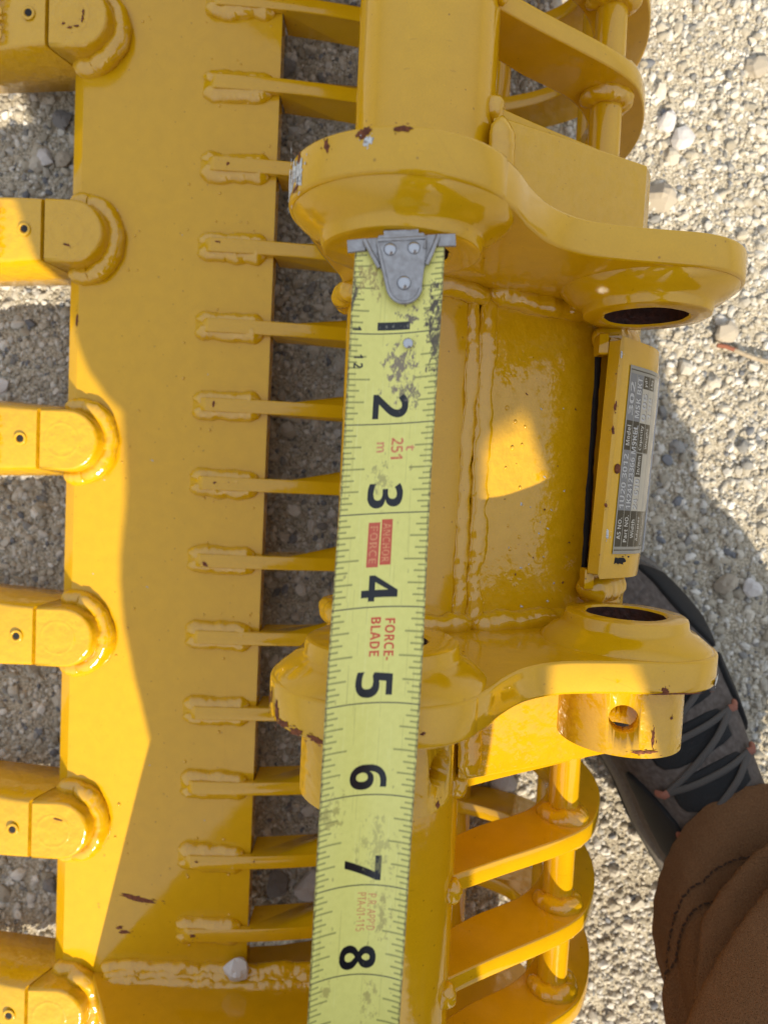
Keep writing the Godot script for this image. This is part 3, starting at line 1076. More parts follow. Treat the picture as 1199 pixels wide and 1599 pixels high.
func ring_disc(cx: float, deep: float, lz: float, r: float, hole: float, high: float) -> ArrayMesh:
	var s := Shape.new()
	var rows := []
	for l in [[r, 0.0], [r, high * 0.6], [r - 0.5, high], [hole + 0.4, high], [hole, high * 0.6], [hole, 0.0]]:
		var ring := PackedVector3Array()
		for k in 28:
			var a := TAU * k / 28
			ring.append(P(cx + l[0] * cos(a), deep - l[1], lz - l[0] * sin(a)))
		rows.append(ring)
	s.sheet(rows, true, 1)
	return s.done()


func build_id_plate(b: Node3D) -> void:
	# bracket: a thick plate leaning away to the right, with a recess-like label on it
	var holder := Node3D.new()
	holder.name = "name_plate"
	b.add_child(holder, true)
	holder.position = P(92.0, 299.5, -12.0)
	holder.rotation_degrees = Vector3(0, -1.9, -40.5)
	# in the holder: x down the slope (0..47), y outward, z along the tube
	var fall := func(x: float) -> float:
		return -8.0 * pow(maxf(0.0, (x - 22.0) / 25.0), 2.0)
	var sh := Shape.new()
	var top := []
	var low := []
	for i in 33:
		var x := 47.0 * i / 32.0
		var l0 := 52.0 - (9.0 - sqrt(maxf(0.0, 81.0 - pow(maxf(0.0, x - 38.0), 2.0)))) - (2.0 - sqrt(maxf(0.0, 4.0 - pow(maxf(0.0, 2.0 - x), 2.0))))
		var up := PackedVector3Array()
		var dn := PackedVector3Array()
		for k in 9:
			var z := -l0 + 2.0 * l0 * k / 8.0
			var edge := 0.7 if (k == 0 or k == 8 or i == 0 or i == 32) else 0.0
			up.append(Vector3(x, 6.0 - edge + fall.call(x), z) * 0.001)
			dn.append(Vector3(x, fall.call(x), z) * 0.001)
		top.append(up)
		low.append(dn)
	sh.sheet([top[0], low[0]], false, 2)
	sh.sheet([low[32], top[32]], false, 3)
	low.reverse()
	top.reverse()
	sh.sheet(top, false, 1)
	for k in [0, 8]:
		for i in 32:
			if k == 0:
				sh.quad(low[32 - i][0], top[i][0], top[i + 1][0], low[31 - i][0], 4)
			else:
				sh.quad(low[31 - i][8], top[i + 1][8], top[i][8], low[32 - i][8], 5)
	low.reverse()
	sh.sheet(low, false, 6)
	put("backing_plate", sh.done(), M.paint, holder)
	var im := label_picture()
	var tex := ImageTexture.create_from_image(im)
	var lm := mat(Color(0.85, 0.85, 0.85), 0.12, 0.3, 0.6)
	lm.albedo_texture = tex
	var s := SurfaceTool.new()
	s.begin(Mesh.PRIMITIVE_TRIANGLES)
	var cols := 14
	var pt := func(i: int, k: int) -> Array:
		var u := float(i) / cols      # across rows of print: 0 left .. 1 right
		var v := float(k) / 20.0      # 0 upper end of picture .. 1 lower end
		var x := lerpf(8.0, 45.0, u)
		var y: float = 6.35 + 0.5 * sin(u * PI) + fall.call(x) + (0.5 * wob.get_noise_2d(v * 60.0, 3.0) if u > 0.9 else 0.0)
		return [Vector3(x, y, lerpf(-41.0, 41.0, v)) * 0.001, Vector2(1.0 - v, u)]
	for i in cols:
		for k in 20:
			for c in [[0, 0], [0, 1], [1, 1], [0, 0], [1, 1], [1, 0]]:
				var r: Array = pt.call(i + c[0], k + c[1])
				s.set_uv(r[1])
				s.set_smooth_group(1)
				s.add_vertex(r[0])
	s.generate_normals()
	put("label_plate", s.commit(), lm, holder)
	# metal edge of the label
	var edge := PackedVector3Array()
	for k in 21:
		var r: Array = pt.call(cols, k)
		edge.append(r[0])
	put("label_edge", rod(edge, 0.0007, 8), M.steel, holder)
	put("rivet", ball(Vector3(5.5, 6.2, 4.0), 2.2, 0.5), M.rust, holder)
	for k in 6:
		put("rust_chip" if k < 4 else "bare_patch", flake(Vector3([0.4, 0.4, 0.4, 12.0, 2.5, 1.0][k], [5.5, 5.5, 5.6, 6.1, 6.1, 5.7][k], [-22.0, -12.0, 20.0, 44.0, 32.0, -44.0][k]), Vector3(-0.5, 0.85, 0), Vector3(0, 0, 1), [5.0, 4.0, 3.0, 5.0, 5.0, 3.0][k], [2.0, 2.0, 1.6, 10.0, 2.6, 1.6][k], 600 + k), M.rust if k < 3 else (M.dark if k == 3 else M.primer), holder)
	# bead beside the plate, its dark colour both gap shade and rubber; and tacks
	var run := PackedVector3Array()
	for i in 14:
		run.append(Vector3(94.5 - i * 0.05, TOP - 317.4, -64 + i * 8.2))
	put("shaded_gap_seam", weld(run, PackedVector3Array([Vector3(0.3, 0.9, 0)]), 3.4, 1.1, 160, 0.02), M.dark, b)
	for z in [-66.0, 46.0]:
		put("weld", weld(PackedVector3Array([Vector3(90, TOP - 306, z), Vector3(104, TOP - 318, z), Vector3(114, TOP - 330, z)]), PackedVector3Array([Vector3(0.5, 0.8, 0)]), 14.0, 7.0, 165 + int(z), 0.15, 6.0), M.weld, b)
		put("tack", block(Vector3(91.5, TOP - 304, z + (5.0 if z < 0 else -5.0)), Vector3(4, 8, 9), 0.8), M.paint, b)


func ball(c: Vector3, r: float, flat := 1.0) -> ArrayMesh:
	var s := Shape.new()
	var rows := []
	for i in 9:
		var e := deg_to_rad(-82.0 + i * 20.5)
		var ring := PackedVector3Array()
		for j in 18:
			var a := TAU * j / 18
			ring.append((c + Vector3(cos(e) * cos(a), sin(e) * flat, -cos(e) * sin(a)) * r) * 0.001)
		rows.append(ring)
	s.sheet(rows, true, 1)
	s.fan(rows[0], (c - Vector3(0, r * flat, 0)) * 0.001, true, 1)
	s.fan(rows[8], (c + Vector3(0, r * flat, 0)) * 0.001, false, 1)
	return s.done()


func label_picture() -> Image:
	var w := 1024
	var h := 440
	var im := Image.create(w, h, false, Image.FORMAT_RGB8)
	im.fill(Color(0.62, 0.62, 0.60))
	var ink := Color(0.07, 0.07, 0.07)
	var pale := Color(0.80, 0.80, 0.79)
	var blank := Color(0.77, 0.76, 0.72)
	var rh := 56
	var rows := 6
	for r in rows:
		var y := 10 + r * (rh + 5)
		im.fill_rect(Rect2i(40, y, 200, rh), ink)
		im.fill_rect(Rect2i(240, y, 330 if r < 2 else 190, rh), Color(0.50, 0.52, 0.56) if r < 2 else blank)
		if r < 2:
			im.fill_rect(Rect2i(570, y, 160, rh), ink)
			im.fill_rect(Rect2i(730, y, 254, rh), Color(0.50, 0.52, 0.56))
		elif r < 4:
			if r == 2:
				im.fill_rect(Rect2i(430, y, 130, rh), ink)
			else:
				im.fill_rect(Rect2i(430, y, 130, rh), blank)
			im.fill_rect(Rect2i(566, y, 160, rh), ink)
			im.fill_rect(Rect2i(726, y, 188, rh), blank)
			im.fill_rect(Rect2i(914, y, 70, rh), ink)
		else:
			im.fill_rect(Rect2i(430, y, 554, rh), blank)
	im.fill_rect(Rect2i(40, 10 + 6 * 61, 944, 6), ink)
	im.fill_rect(Rect2i(18, 8, 6, 374), ink)
	im.fill_rect(Rect2i(1000, 8, 6, 374), ink)
	var up := Vector2(0, -1)
	var right := Vector2(1, 0)
	var names := ["AS NO.", "Part NO.", "Width", "Adapter", "Bucket Family", "Serial NO."]
	for r in rows:
		write(im, names[r], Vector2(140, 38 + r * 61), [120.0, 150.0, 104.0, 140.0, 184.0, 160.0][r], 34, right, up, pale, 700)
	write(im, "Model", Vector2(650, 38), 110, 36, right, up, pale)
	write(im, "Title", Vector2(650, 99), 86, 36, right, up, pale)
	write(im, "Capacity", Vector2(646, 160), 136, 36, right, up, pale)
	write(im, "Weight", Vector2(646, 221), 116, 36, right, up, pale)
	write(im, "In/mm", Vector2(495, 160), 104, 32, right, up, pale)
	write(im, "yd³", Vector2(949, 160), 50, 34, right, up, pale)
	write(im, "Lbs", Vector2(949, 221), 50, 32, right, up, pale)
	var emb := Color(0.80, 0.82, 0.85)
	for e in [["1U20 3012", 400, 38, 300], ["1K24123366 MSKEL", 480, 99, 460], ["302", 850, 38, 180], ["MSK BKT", 860, 99, 220], ["24 610", 332, 160, 170], ["0.06", 812, 160, 150], ["138", 812, 221, 120]]:
		write(im, e[0], Vector2(e[1] + 3, e[2] + 3), e[3], 44, right, up, Color(0.36, 0.37, 0.40), 700, 0.2)  # darker offset copy paints the shade under the raised figures
		write(im, e[0], Vector2(e[1], e[2]), e[3], 42, right, up, emb, 700, 0.2)

	smudge(im, 990, 400, 160, 60, Color(0.45, 0.45, 0.44), 0.8, 3.0)
	smudge(im, 60, 400, 120, 60, Color(0.5, 0.5, 0.5), 0.8, 4.0)
	return im


# ---------------------------------------------------------------- tape measure
func tape_picture() -> Image:
	var w := 2048
	var h := 232
	var im := Image.create(w, h, false, Image.FORMAT_RGB8)
	var inch := 2048.0 / 9.0
	for y in h:
		for x in w:
			var n := 0.035 * wob.get_noise_2d(x * 2.0, y * 2.0) + 0.02 * wob.get_noise_2d(x * 12.0, y * 12.0)
			im.set_pixel(x, y, Color(0.90 + n * 0.5, 0.865 + n * 0.5, 0.485 + n * 0.5))
	var olive := Color(0.50, 0.49, 0.26)
	# tick marks on both edges, sixteenths, with a full line at every inch
	for i in 145:
		var x := int(i / 16.0 * inch)
		var long := 22
		if i % 2 == 0:
			long = 32
		if i % 4 == 0:
			long = 46
		if i % 8 == 0:
			long = 58
		if i % 16 == 0:
			im.fill_rect(Rect2i(x - 1, 0, 3, h), Color(0.36, 0.36, 0.25))
			continue
		for side in 2:
			for y in long:
				for d in [-2, -1, 0, 1, 2]:
					var yy: int = y if side == 0 else h - 1 - y
					var xx: int = x + d
					if xx >= 0 and xx < w:
						im.set_pixel(xx, yy, im.get_pixel(xx, yy).lerp(olive, 0.75 if absi(d) < 2 else 0.35))
	for k in 110:
		var y := rng.randi_range(8, h - 9)
		var x0 := rng.randi_range(0, w - 200)
		var ink := Color(0.62, 0.58, 0.30) if rng.randf() < 0.6 else Color(0.97, 0.95, 0.72)
		for x in range(x0, x0 + rng.randi_range(20, 180)):
			im.set_pixel(x, y, im.get_pixel(x, y).lerp(ink, 0.35))
	var right := Vector2(1, 0)
	var up := Vector2(0, -1)
	var black := Color(0.045, 0.05, 0.075)
	var red := Color(0.80, 0.22, 0.15)
	for k in range(2, 9):
		write(im, str(k), Vector2(k * inch - 44.0, h * 0.50), 62, 92, right, up, black, 700)
	im.fill_rect(Rect2i(int(inch) - 28, 78, 20, 84), Color(0.12, 0.12, 0.12))
	for k in 5:
		smudge(im, inch - 18, 84 + k * 18, 8, 6, Color(0.6, 0.58, 0.5), 0.7, k + 0.3)
	# the small red print
	write(im, "FORCE-", Vector2(4.34 * inch, 84), 98, 25, right, up, red, 700, 0.25)
	write(im, "BLADE", Vector2(4.31 * inch, 120), 92, 25, right, up, red, 700, 0.25)
	im.fill_rect(Rect2i(int(3.07 * inch), 92, 112, 28), Color(0.79, 0.33, 0.22))
	im.fill_rect(Rect2i(int(3.10 * inch), 124, 110, 30), Color(0.79, 0.35, 0.25))
	write(im, "ANCHOR", Vector2(3.32 * inch, 106), 96, 20, right, up, Color(0.88, 0.62, 0.42), 700, 0.6)
	write(im, "FORCE", Vector2(3.34 * inch, 139), 92, 20, right, up, Color(0.88, 0.62, 0.42), 700, 0.6)
	var faint := Color(0.80, 0.42, 0.28)
	write(im, "P.R. APP'D", Vector2(7.30 * inch, 88), 92, 21, right, up, faint, 400, 0.3)
	write(im, "PTA-01-115", Vector2(7.30 * inch, 114), 98, 21, right, up, faint, 400, 0.3)
	write(im, "251", Vector2(2.28 * inch, 92), 54, 32, right, up, Color(0.82, 0.40, 0.28), 700, 0.5)
	write(im, "m", Vector2(2.26 * inch, 136), 26, 20, right, up, Color(0.84, 0.50, 0.36), 700, 0.5)
	write(im, "t", Vector2(2.28 * inch, 58), 14, 22, right, up, Color(0.84, 0.50, 0.36), 700, 0.4)
	write(im, "1", Vector2(0.94 * inch, 214), 10, 22, right, up, black, 700, 0.2)
	write(im, "1 2", Vector2(1.30 * inch, 206), 34, 24, right, up, black, 700, 0.3)
	# worn and dirty places
	var grime := Color(0.30, 0.26, 0.22)
	smudge(im, 0.78 * inch, 20, 110, 42, grime, 0.92, 1.0)
	smudge(im, 1.05 * inch, 12, 140, 26, grime, 0.85, 2.0)
	smudge(im, 0.80 * inch, 80, 40, 40, Color(0.42, 0.37, 0.33), 0.9, 3.0)
	smudge(im, 1.42 * inch, 96, 110, 62, Color(0.50, 0.44, 0.38), 0.9, 4.0)
	smudge(im, 1.68 * inch, 66, 60, 40, Color(0.44, 0.39, 0.33), 0.8, 5.0)
	smudge(im, 0.35 * inch, 190, 80, 60, Color(0.60, 0.50, 0.30), 0.7, 6.0)
	smudge(im, 0.55 * inch, 226, 90, 16, grime, 0.9, 6.5)
	smudge(im, 2.62 * inch, 130, 70, 40, Color(0.60, 0.56, 0.34), 0.6, 7.0)
	smudge(im, 6.15 * inch, 200, 90, 40, Color(0.62, 0.57, 0.30), 0.6, 8.0)
	smudge(im, 6.6 * inch, 84, 120, 70, Color(0.70, 0.66, 0.38), 0.6, 9.0)
	smudge(im, 7.30 * inch, 60, 90, 36, Color(0.62, 0.56, 0.32), 0.6, 10.0)
	smudge(im, 8.30 * inch, 84, 70, 34, Color(0.64, 0.58, 0.34), 0.6, 11.0)
	smudge(im, 8.1 * inch, 190, 50, 20, Color(0.64, 0.58, 0.32), 0.6, 12.0)
	for k in 40:
		var x := rng.randf_range(1.6 * inch, 8.8 * inch)
		smudge(im, x, rng.randf_range(10, h - 10), rng.randf_range(4, 14), rng.randf_range(3, 9), Color(0.6, 0.56, 0.32), rng.randf_range(0.25, 0.55), 20.0 + k)
	for y in [0, 1, 2, 3, 4, 5, h - 1, h - 2, h - 3, h - 4, h - 5, h - 6]:
		for x in w:
			var e := mini(y, h - 1 - y)
			var k := clampf(0.55 - e * 0.08 + 0.9 * wob.get_noise_2d(x * 3.0, y * 9.0), 0.0, 0.9)
			im.set_pixel(x, y, im.get_pixel(x, y).lerp(Color(0.36, 0.30, 0.16), k))
	return im


func tape_line(s: float) -> Vector3:
	# middle of the blade, s mm from the hook (world, mm below TOP turned to height)
	var z := -65.5 + s * 0.9985
	var x := lerpf(4.6, -7.6, s / 203.0)
	var deep := 198.0 - 14.0 * smoothstep(55.0, 130.0, s)
	return Vector3(x, TOP - deep, z)


func build_tape() -> void:
	var t := thing("tape_measure", "yellow steel tape measure stretched between the two bucket ears, figures 2 to 8 showing", "tape measure")
	var m := mat(Color(1, 1, 1), 0.3)
	m.albedo_texture = ImageTexture.create_from_image(tape_picture())
	var n := 92
	var cross := 12
	var long := 228.6
	var grid := []
	for i in n + 1:
		var s := long * i / n
		var row := []
		for j in cross + 1:
			var f := float(j) / cross * 2.0 - 1.0
			var flat := smoothstep(0.0, 18.0, s)
			var y := 3.4 * flat * (f * f)
			row.append((tape_line(s) + Vector3(f * 12.6, y, -f * 0.6)) * 0.001)
		grid.append(row)
	var top := SurfaceTool.new()
	top.begin(Mesh.PRIMITIVE_TRIANGLES)
	for i in n:
		for j in cross:
			for c in [[0, 0], [0, 1], [1, 1], [0, 0], [1, 1], [1, 0]]:
				top.set_uv(Vector2((i + c[0]) / float(n), 1.0 - (j + c[1]) / float(cross)))
				top.set_smooth_group(1)
				top.add_vertex(grid[i + c[0]][j + c[1]])
	top.generate_normals()
	put("blade_face", top.commit(), m, t)
	var under := Shape.new()
	var rows := []
	var drop := Vector3(0, -0.00022, 0)
	for i in n + 1:
		var ring := PackedVector3Array()
		ring.append(grid[i][0] + Vector3(0, -0.00002, 0))
		for j in cross + 1:
			ring.append(grid[i][j] + drop)
		ring.append(grid[i][cross] + Vector3(0, -0.00002, 0))
		rows.append(ring)
	rows.reverse()
	under.sheet(rows, false, 1)
	put("blade_back", under.done(), M.blade_back, t)
	# end hook: a pressed tongue with three rivets, side lugs and the down-turned claw
	var at := Vector3(4.8, TOP - 197.2, -66.6)
	var hook := Node3D.new()
	hook.name = "end_hook"
	t.add_child(hook, true)
	hook.position = at * 0.001
	hook.rotation_degrees.y = 3.4
	var tongue := PackedVector2Array()
	tongue.append_array(arc(0, 13.8, 5.0, 15, 165, 16))
	tongue.append_array(PackedVector2Array([Vector2(-6.8, 4.0), Vector2(-7.2, 1.0), Vector2(-6.2, -0.5), Vector2(6.2, -0.5), Vector2(7.2, 1.0), Vector2(6.8, 4.0)]))
	flat_piece("tongue", tongue, 0.5, 1.6, M.steel, hook)
	var rim := PackedVector3Array()
	for q in tongue:
		if q.y > 0.5:
			rim.append(Vector3(q.x * 0.93, 1.55, q.y - (0.35 if q.y > 13.0 else 0.0)) * 0.001)
	put("pressed_rim", rod(rim, 0.0006, 8), M.steel, hook)
	var wing := PackedVector2Array([Vector2(-10.8, -0.2), Vector2(10.8, -0.2), Vector2(10.6, 1.6), Vector2(6.5, 8.2), Vector2(4.6, 11.5), Vector2(-4.6, 11.5), Vector2(-6.5, 8.2), Vector2(-10.6, 1.6)])
	flat_piece("wing_plate", wing, 0.1, 0.6, M.steel, hook)
	for s in [-1.0, 1.0]:
		put("rolled_edge", rod(PackedVector3Array([Vector3(s * 10.3, 1.0, 0.4) * 0.001, Vector3(s * 8.4, 1.2, 4.6) * 0.001, Vector3(s * 6.6, 1.0, 8.2) * 0.001]), 0.0007, 10), M.steel, hook)
		flat_piece("side_lug", PackedVector2Array([Vector2(s * 10.0, -0.4), Vector2(s * 15.2, -0.2), Vector2(s * 15.2, 3.4), Vector2(s * 10.0, 3.2)]), -0.9, 0.2, M.steel, hook)
		put("rivet", ball(Vector3(s * 3.3, 1.45, 3.6), 1.9, 0.62), M.rivet, hook)
	put("rivet", ball(Vector3(0, 1.5, 13.0), 2.1, 0.62), M.rivet, hook)
	put("rivet", ball(Vector3(0.2, 0.75, 29.5), 1.5, 0.35), M.rivet, hook)
	# claw, bent down over the face of the boss
	var claw := PackedVector2Array([Vector2(-0.9, 1.5), Vector2(0.6, 1.6), Vector2(-0.2, -1.0), Vector2(-0.3, -9.0), Vector2(-1.4, -9.0), Vector2(-1.6, 0.4)])
	var c := Shape.new()
	var cr := []
	for x in [-4.8, 4.8]:
		var ring := PackedVector3Array()
		for p in claw:
			ring.append(Vector3(x, p.y, p.x - 0.6) * 0.001)
		cr.append(ring)
	c.sheet(cr, true, -1)
	c.fan(cr[0], Vector3(-4.8, -2, -1.2) * 0.001, true)
	c.fan(cr[1], Vector3(4.8, -2, -1.2) * 0.001, false)
	put("claw", c.done(), M.steel, hook)
	# the reel, held beyond the lower edge of the picture
	var reel := PackedVector2Array()
	reel.append_array(arc(214, -158, 10, 270, 360, 6))
	reel.append_array(arc(205, -112, 30, 0, 90, 8))
	reel.append_array(arc(188, -96, 14, 90, 180, 6))
	reel.append_array(arc(178, -160, 8, 180, 270, 4))
	var cs: MeshInstance3D = put("reel_case", plate_shape(reel, -20.0, 20.0, 4.0), M.reel, t)
	cs.transform = Transform3D(Basis(Vector3(0, 0, 1), Vector3(0, 1, 0), Vector3(-1, 0, 0)), Vector3(-0.0105, -0.02, 0))
	var badge := arc(200, -128, 18, 0, 360, 30)
	for s in [-1.0, 1.0]:
		var bd: MeshInstance3D = put("reel_badge", plate_shape(badge, s * 20.0 - 0.8, s * 20.0 + 0.8, 0.4), M.reel_yellow, t)
		bd.transform = cs.transform


# a flat piece lying level: outline in x,z (mm), between heights y0 and y1
func flat_piece(called: String, outline: PackedVector2Array, y0: float, y1: float, m: Material, parent: Node) -> void:
	var turned := PackedVector2Array()
	for p in outline:
		turned.append(Vector2(p.x, -p.y))
	var o := put(called, plate_shape(turned, y0, y1, 0.25), m, parent)
	o.transform = Transform3D(Basis(Vector3(1, 0, 0), Vector3(0, 0, -1), Vector3(0, 1, 0)), Vector3.ZERO) * Transform3D(Basis(), Vector3(0, -TOP * 0.001, 0))


# ---------------------------------------------------------------- person
# Surface nets over a field of tapered capsules [a, ra, b, rb] (metres).
func flesh(bones: Array, cell: float, blend: float) -> ArrayMesh:
	var val := {}
	for bn in bones:
		var a: Vector3 = bn[0]
		var b: Vector3 = bn[2]
		var big: float = maxf(bn[1], bn[3]) + blend + cell * 2.0
		var lo := (a.min(b) - Vector3.ONE * big) / cell
		var hi := (a.max(b) + Vector3.ONE * big) / cell
		var ab := b - a
		var inv := 1.0 / maxf(ab.length_squared(), 1e-9)
		for x in range(int(floor(lo.x)), int(ceil(hi.x)) + 1):
			for y in range(int(floor(lo.y)), int(ceil(hi.y)) + 1):
				for z in range(int(floor(lo.z)), int(ceil(hi.z)) + 1):
					var key := Vector3i(x, y, z)
					if val.has(key):
						continue
					var p := Vector3(x, y, z) * cell
					var h := clampf((p - a).dot(ab) * inv, 0.0, 1.0)
					var d := p.distance_to(a + ab * h) - lerpf(bn[1], bn[3], h)
					if absf(d) < cell * 3.0 + blend:
						val[key] = 0.0
	for key in val:
		var p := Vector3(key) * cell
		var sum := 0.0
		for bn in bones:
			var a: Vector3 = bn[0]
			var ab: Vector3 = bn[2] - a
			var h := clampf((p - a).dot(ab) / maxf(ab.length_squared(), 1e-9), 0.0, 1.0)
			var d := p.distance_to(a + ab * h) - lerpf(bn[1], bn[3], h)
			sum += exp(-minf(d, 0.4) / blend)
		val[key] = -blend * log(sum)
	var corner := []
	for i in 8:
		corner.append(Vector3i(i & 1, i >> 1 & 1, i >> 2 & 1))
	var vert := {}
	for key in val:
		var v := []
		var ok := true
		for c in corner:
			var q = val.get(key + c)
			if q == null:
				ok = false
				break
			v.append(q)
		if not ok:
			continue
		var mid := Vector3.ZERO
		var n := 0
		for i in 8:
			for bit in [1, 2, 4]:
				if i & bit == 0 and (v[i] < 0) != (v[i | bit] < 0):
					var f: float = v[i] / (v[i] - v[i | bit])
					mid += Vector3(corner[i]).lerp(Vector3(corner[i | bit]), f)
					n += 1
		if n:
			vert[key] = (Vector3(key) + mid / n) * cell
	var s := Shape.new()
	for key in vert:
		var v0: float = val[key]
		for ax in 3:
			var e := Vector3i.ZERO
			e[ax] = 1
			var v1: float = val.get(key + e, v0)
			if (v0 < 0) == (v1 < 0):
				continue
			var u := Vector3i.ZERO
			var w := Vector3i.ZERO
			u[(ax + 1) % 3] = 1
			w[(ax + 2) % 3] = 1
			if not (vert.has(key - u) and vert.has(key - w) and vert.has(key - u - w)):
				continue
			if v0 < 0:
				s.quad(vert[key - u - w], vert[key - w], vert[key], vert[key - u], 1)
			else:
				s.quad(vert[key - u - w], vert[key - u], vert[key], vert[key - w], 1)
	return s.done()


func hand(wrist: Vector3, point: Vector3, palm: Vector3, curl: float, mirror: float) -> Array:
	var f := point.normalized()
	var n := (palm - f * palm.dot(f)).normalized()
	var side := f.cross(n) * mirror
	var o := [[wrist, 0.026, wrist + f * 0.04 + side * 0.012, 0.020], [wrist, 0.024, wrist + f * 0.045 - side * 0.014, 0.018], [wrist + f * 0.035 + side * 0.02, 0.016, wrist + f * 0.085 + side * 0.026, 0.012], [wrist + f * 0.035 - side * 0.02, 0.015, wrist + f * 0.075 - side * 0.028, 0.011], [wrist + f * 0.04, 0.017, wrist + f * 0.088, 0.012]]
	for k in 4:
		var off := side * (0.030 - 0.020 * k)
		var base := wrist + f * ([0.086, 0.092, 0.088, 0.076][k] as float) + off
		var l: float = [0.040, 0.046, 0.042, 0.032][k]
		var dir := f
		var at := base
		for j in 3:
			dir = (f * cos(curl * (j + 0.4)) + n * sin(curl * (j + 0.4))).normalized()
			var to: Vector3 = at + dir * l * ([1.0, 0.68, 0.52][j] as float)
			o.append([at, [0.0095, 0.0088, 0.008][j], to, [0.0088, 0.008, 0.0066][j]])
			at = to
	var tb := wrist + f * 0.03 + side * 0.028
	var t1 := tb + (side * 0.7 + f * 0.6 + n * 0.35).normalized() * 0.042
	var t2 := t1 + (side * 0.15 + f * 0.8 + n * 0.6).normalized() * 0.034
	o.append([tb, 0.013, t1, 0.0105])
	o.append([t1, 0.0105, t2, 0.0085])
	return o


func build_person() -> void:
	var who := thing("person", "person in brown work trousers and taupe and black lace shoe bending over the bucket", "person")
	# joints (metres)
	var hip_r := Vector3(0.335, 1.000, 0.649)
	var hip_l := Vector3(0.202, 1.000, 0.649)
	var knee_r := Vector3(0.277, 0.490, 0.434)
	var knee_l := Vector3(0.045, 0.470, 0.541)
	var ank_r := Vector3(0.250, 0.09, 0.285)
	var ank_l := Vector3(0.02, 0.105, 0.80)
	var waist := Vector3(0.278, 1.100, 0.651)
	var chest := Vector3(0.216, 1.210, 0.478)
	var neck := Vector3(0.189, 1.240, 0.350)
	var sh_r := Vector3(0.352, 1.150, 0.376)
	var sh_l := Vector3(0.052, 1.150, 0.396)
	var el_r := Vector3(0.351, 0.860, 0.315)
	var el_l := Vector3(-0.015, 0.790, 0.405)
	var wr_r := Vector3(0.146, 0.680, 0.279)
	var wr_l := Vector3(-0.018, 0.510, 0.388)
	var head := Vector3(0.173, 1.290, 0.271)
	var body := [
		[hip_r, 0.06, knee_r, 0.054], [knee_r, 0.052, ank_r, 0.04], [hip_l, 0.075, knee_l, 0.06], [knee_l, 0.058, ank_l, 0.04],
		[hip_r.lerp(hip_l, 0.2), 0.085, hip_l.lerp(hip_r, 0.2), 0.085], [hip_r.lerp(hip_l, 0.5), 0.10, waist, 0.11], [waist, 0.115, chest, 0.13],
		[sh_r.lerp(chest, 0.3), 0.07, sh_l.lerp(chest, 0.3), 0.07], [chest, 0.12, neck, 0.065], [neck, 0.056, head, 0.055],
		[sh_r, 0.055, el_r, 0.042], [el_r, 0.04, wr_r, 0.027], [sh_l, 0.055, el_l, 0.042], [el_l, 0.04, wr_l, 0.027],
	]
	var face := Vector3(-0.05, -0.72, -0.62).normalized()
	var crown := Vector3(-0.05, 0.62, -0.75).normalized()
	var ear := face.cross(crown).normalized()
	body.append_array([[head - face * 0.03 + crown * 0.03, 0.082, head + face * 0.02 + crown * 0.02, 0.078], [head + face * 0.035 - crown * 0.045, 0.052, head + face * 0.045 - crown * 0.07, 0.035]])
	body.append_array(hand(wr_r, Vector3(-0.6, -0.3, -0.35), Vector3(-0.5, 0.4, 0.3), 0.35, 1.0))
	body.append_array(hand(wr_l, Vector3(0.35, -0.75, -0.55), Vector3(0.8, 0.3, 0.2), 0.6, -1.0))
	put("body", flesh(body, 0.0105, 0.012), M.skin, who)
	put("nose", flesh([[head + face * 0.095 + crown * 0.012, 0.008, head + face * 0.112 - crown * 0.018, 0.013]], 0.005, 0.004), M.skin, who)
	for s in [-1.0, 1.0]:
		put("ear", flesh([[head + ear * s * 0.078 + crown * 0.02, 0.010, head + ear * s * 0.078 - crown * 0.02, 0.008]], 0.005, 0.004), M.skin, who)
		put("eye", ball((head + face * 0.092 + ear * s * 0.03 + crown * 0.015) * 1000.0, 9.0), M.rivet, who)
	put("hair", flesh([[head - face * 0.045 + crown * 0.035, 0.088, head + face * 0.005 + crown * 0.06, 0.078]], 0.012, 0.01), M.hair, who)
	# clothes
	var top := [[waist, 0.145, chest, 0.155], [hip_r.lerp(hip_l, 0.35), 0.118, waist, 0.135], [hip_l.lerp(hip_r, 0.35), 0.118, waist, 0.135], [sh_r.lerp(chest, 0.2), 0.085, sh_l.lerp(chest, 0.2), 0.085], [chest, 0.14, neck, 0.075], [sh_r, 0.075, el_r, 0.062], [el_r, 0.060, wr_r.lerp(el_r, 0.08), 0.045], [sh_l, 0.07, el_l, 0.052], [el_l, 0.052, wr_l.lerp(el_l, 0.08), 0.042]]
	put("jacket", flesh(top, 0.016, 0.014), M.jacket, who)
	var low := [[hip_r, 0.076, knee_r, 0.07], [hip_l, 0.08, knee_l, 0.077], [knee_l, 0.077, ank_l + Vector3(0, 0.03, 0), 0.078], [hip_r.lerp(hip_l, 0.2), 0.088, hip_l.lerp(hip_r, 0.2), 0.088], [hip_r.lerp(hip_l, 0.5), 0.115, waist, 0.125], [knee_r, 0.07, knee_r.lerp(ank_r, 0.2), 0.074]]
	put("trousers", flesh(low, 0.014, 0.012), M.trousers, who)
	trouser_leg(who, knee_r, ank_r)
	var right := Node3D.new()
	right.name = "shoe"
	who.add_child(right, true)
	shoe(right, Vector3(0.262, BED, 0.311), Vector3(-0.137, 0, -0.257))
	var left := right.duplicate()
	left.name = "shoe_001"
	who.add_child(left, true)
	left.transform = Transform3D(Basis(Vector3.UP, 0.25), Vector3(-0.32, 0, 0.50))


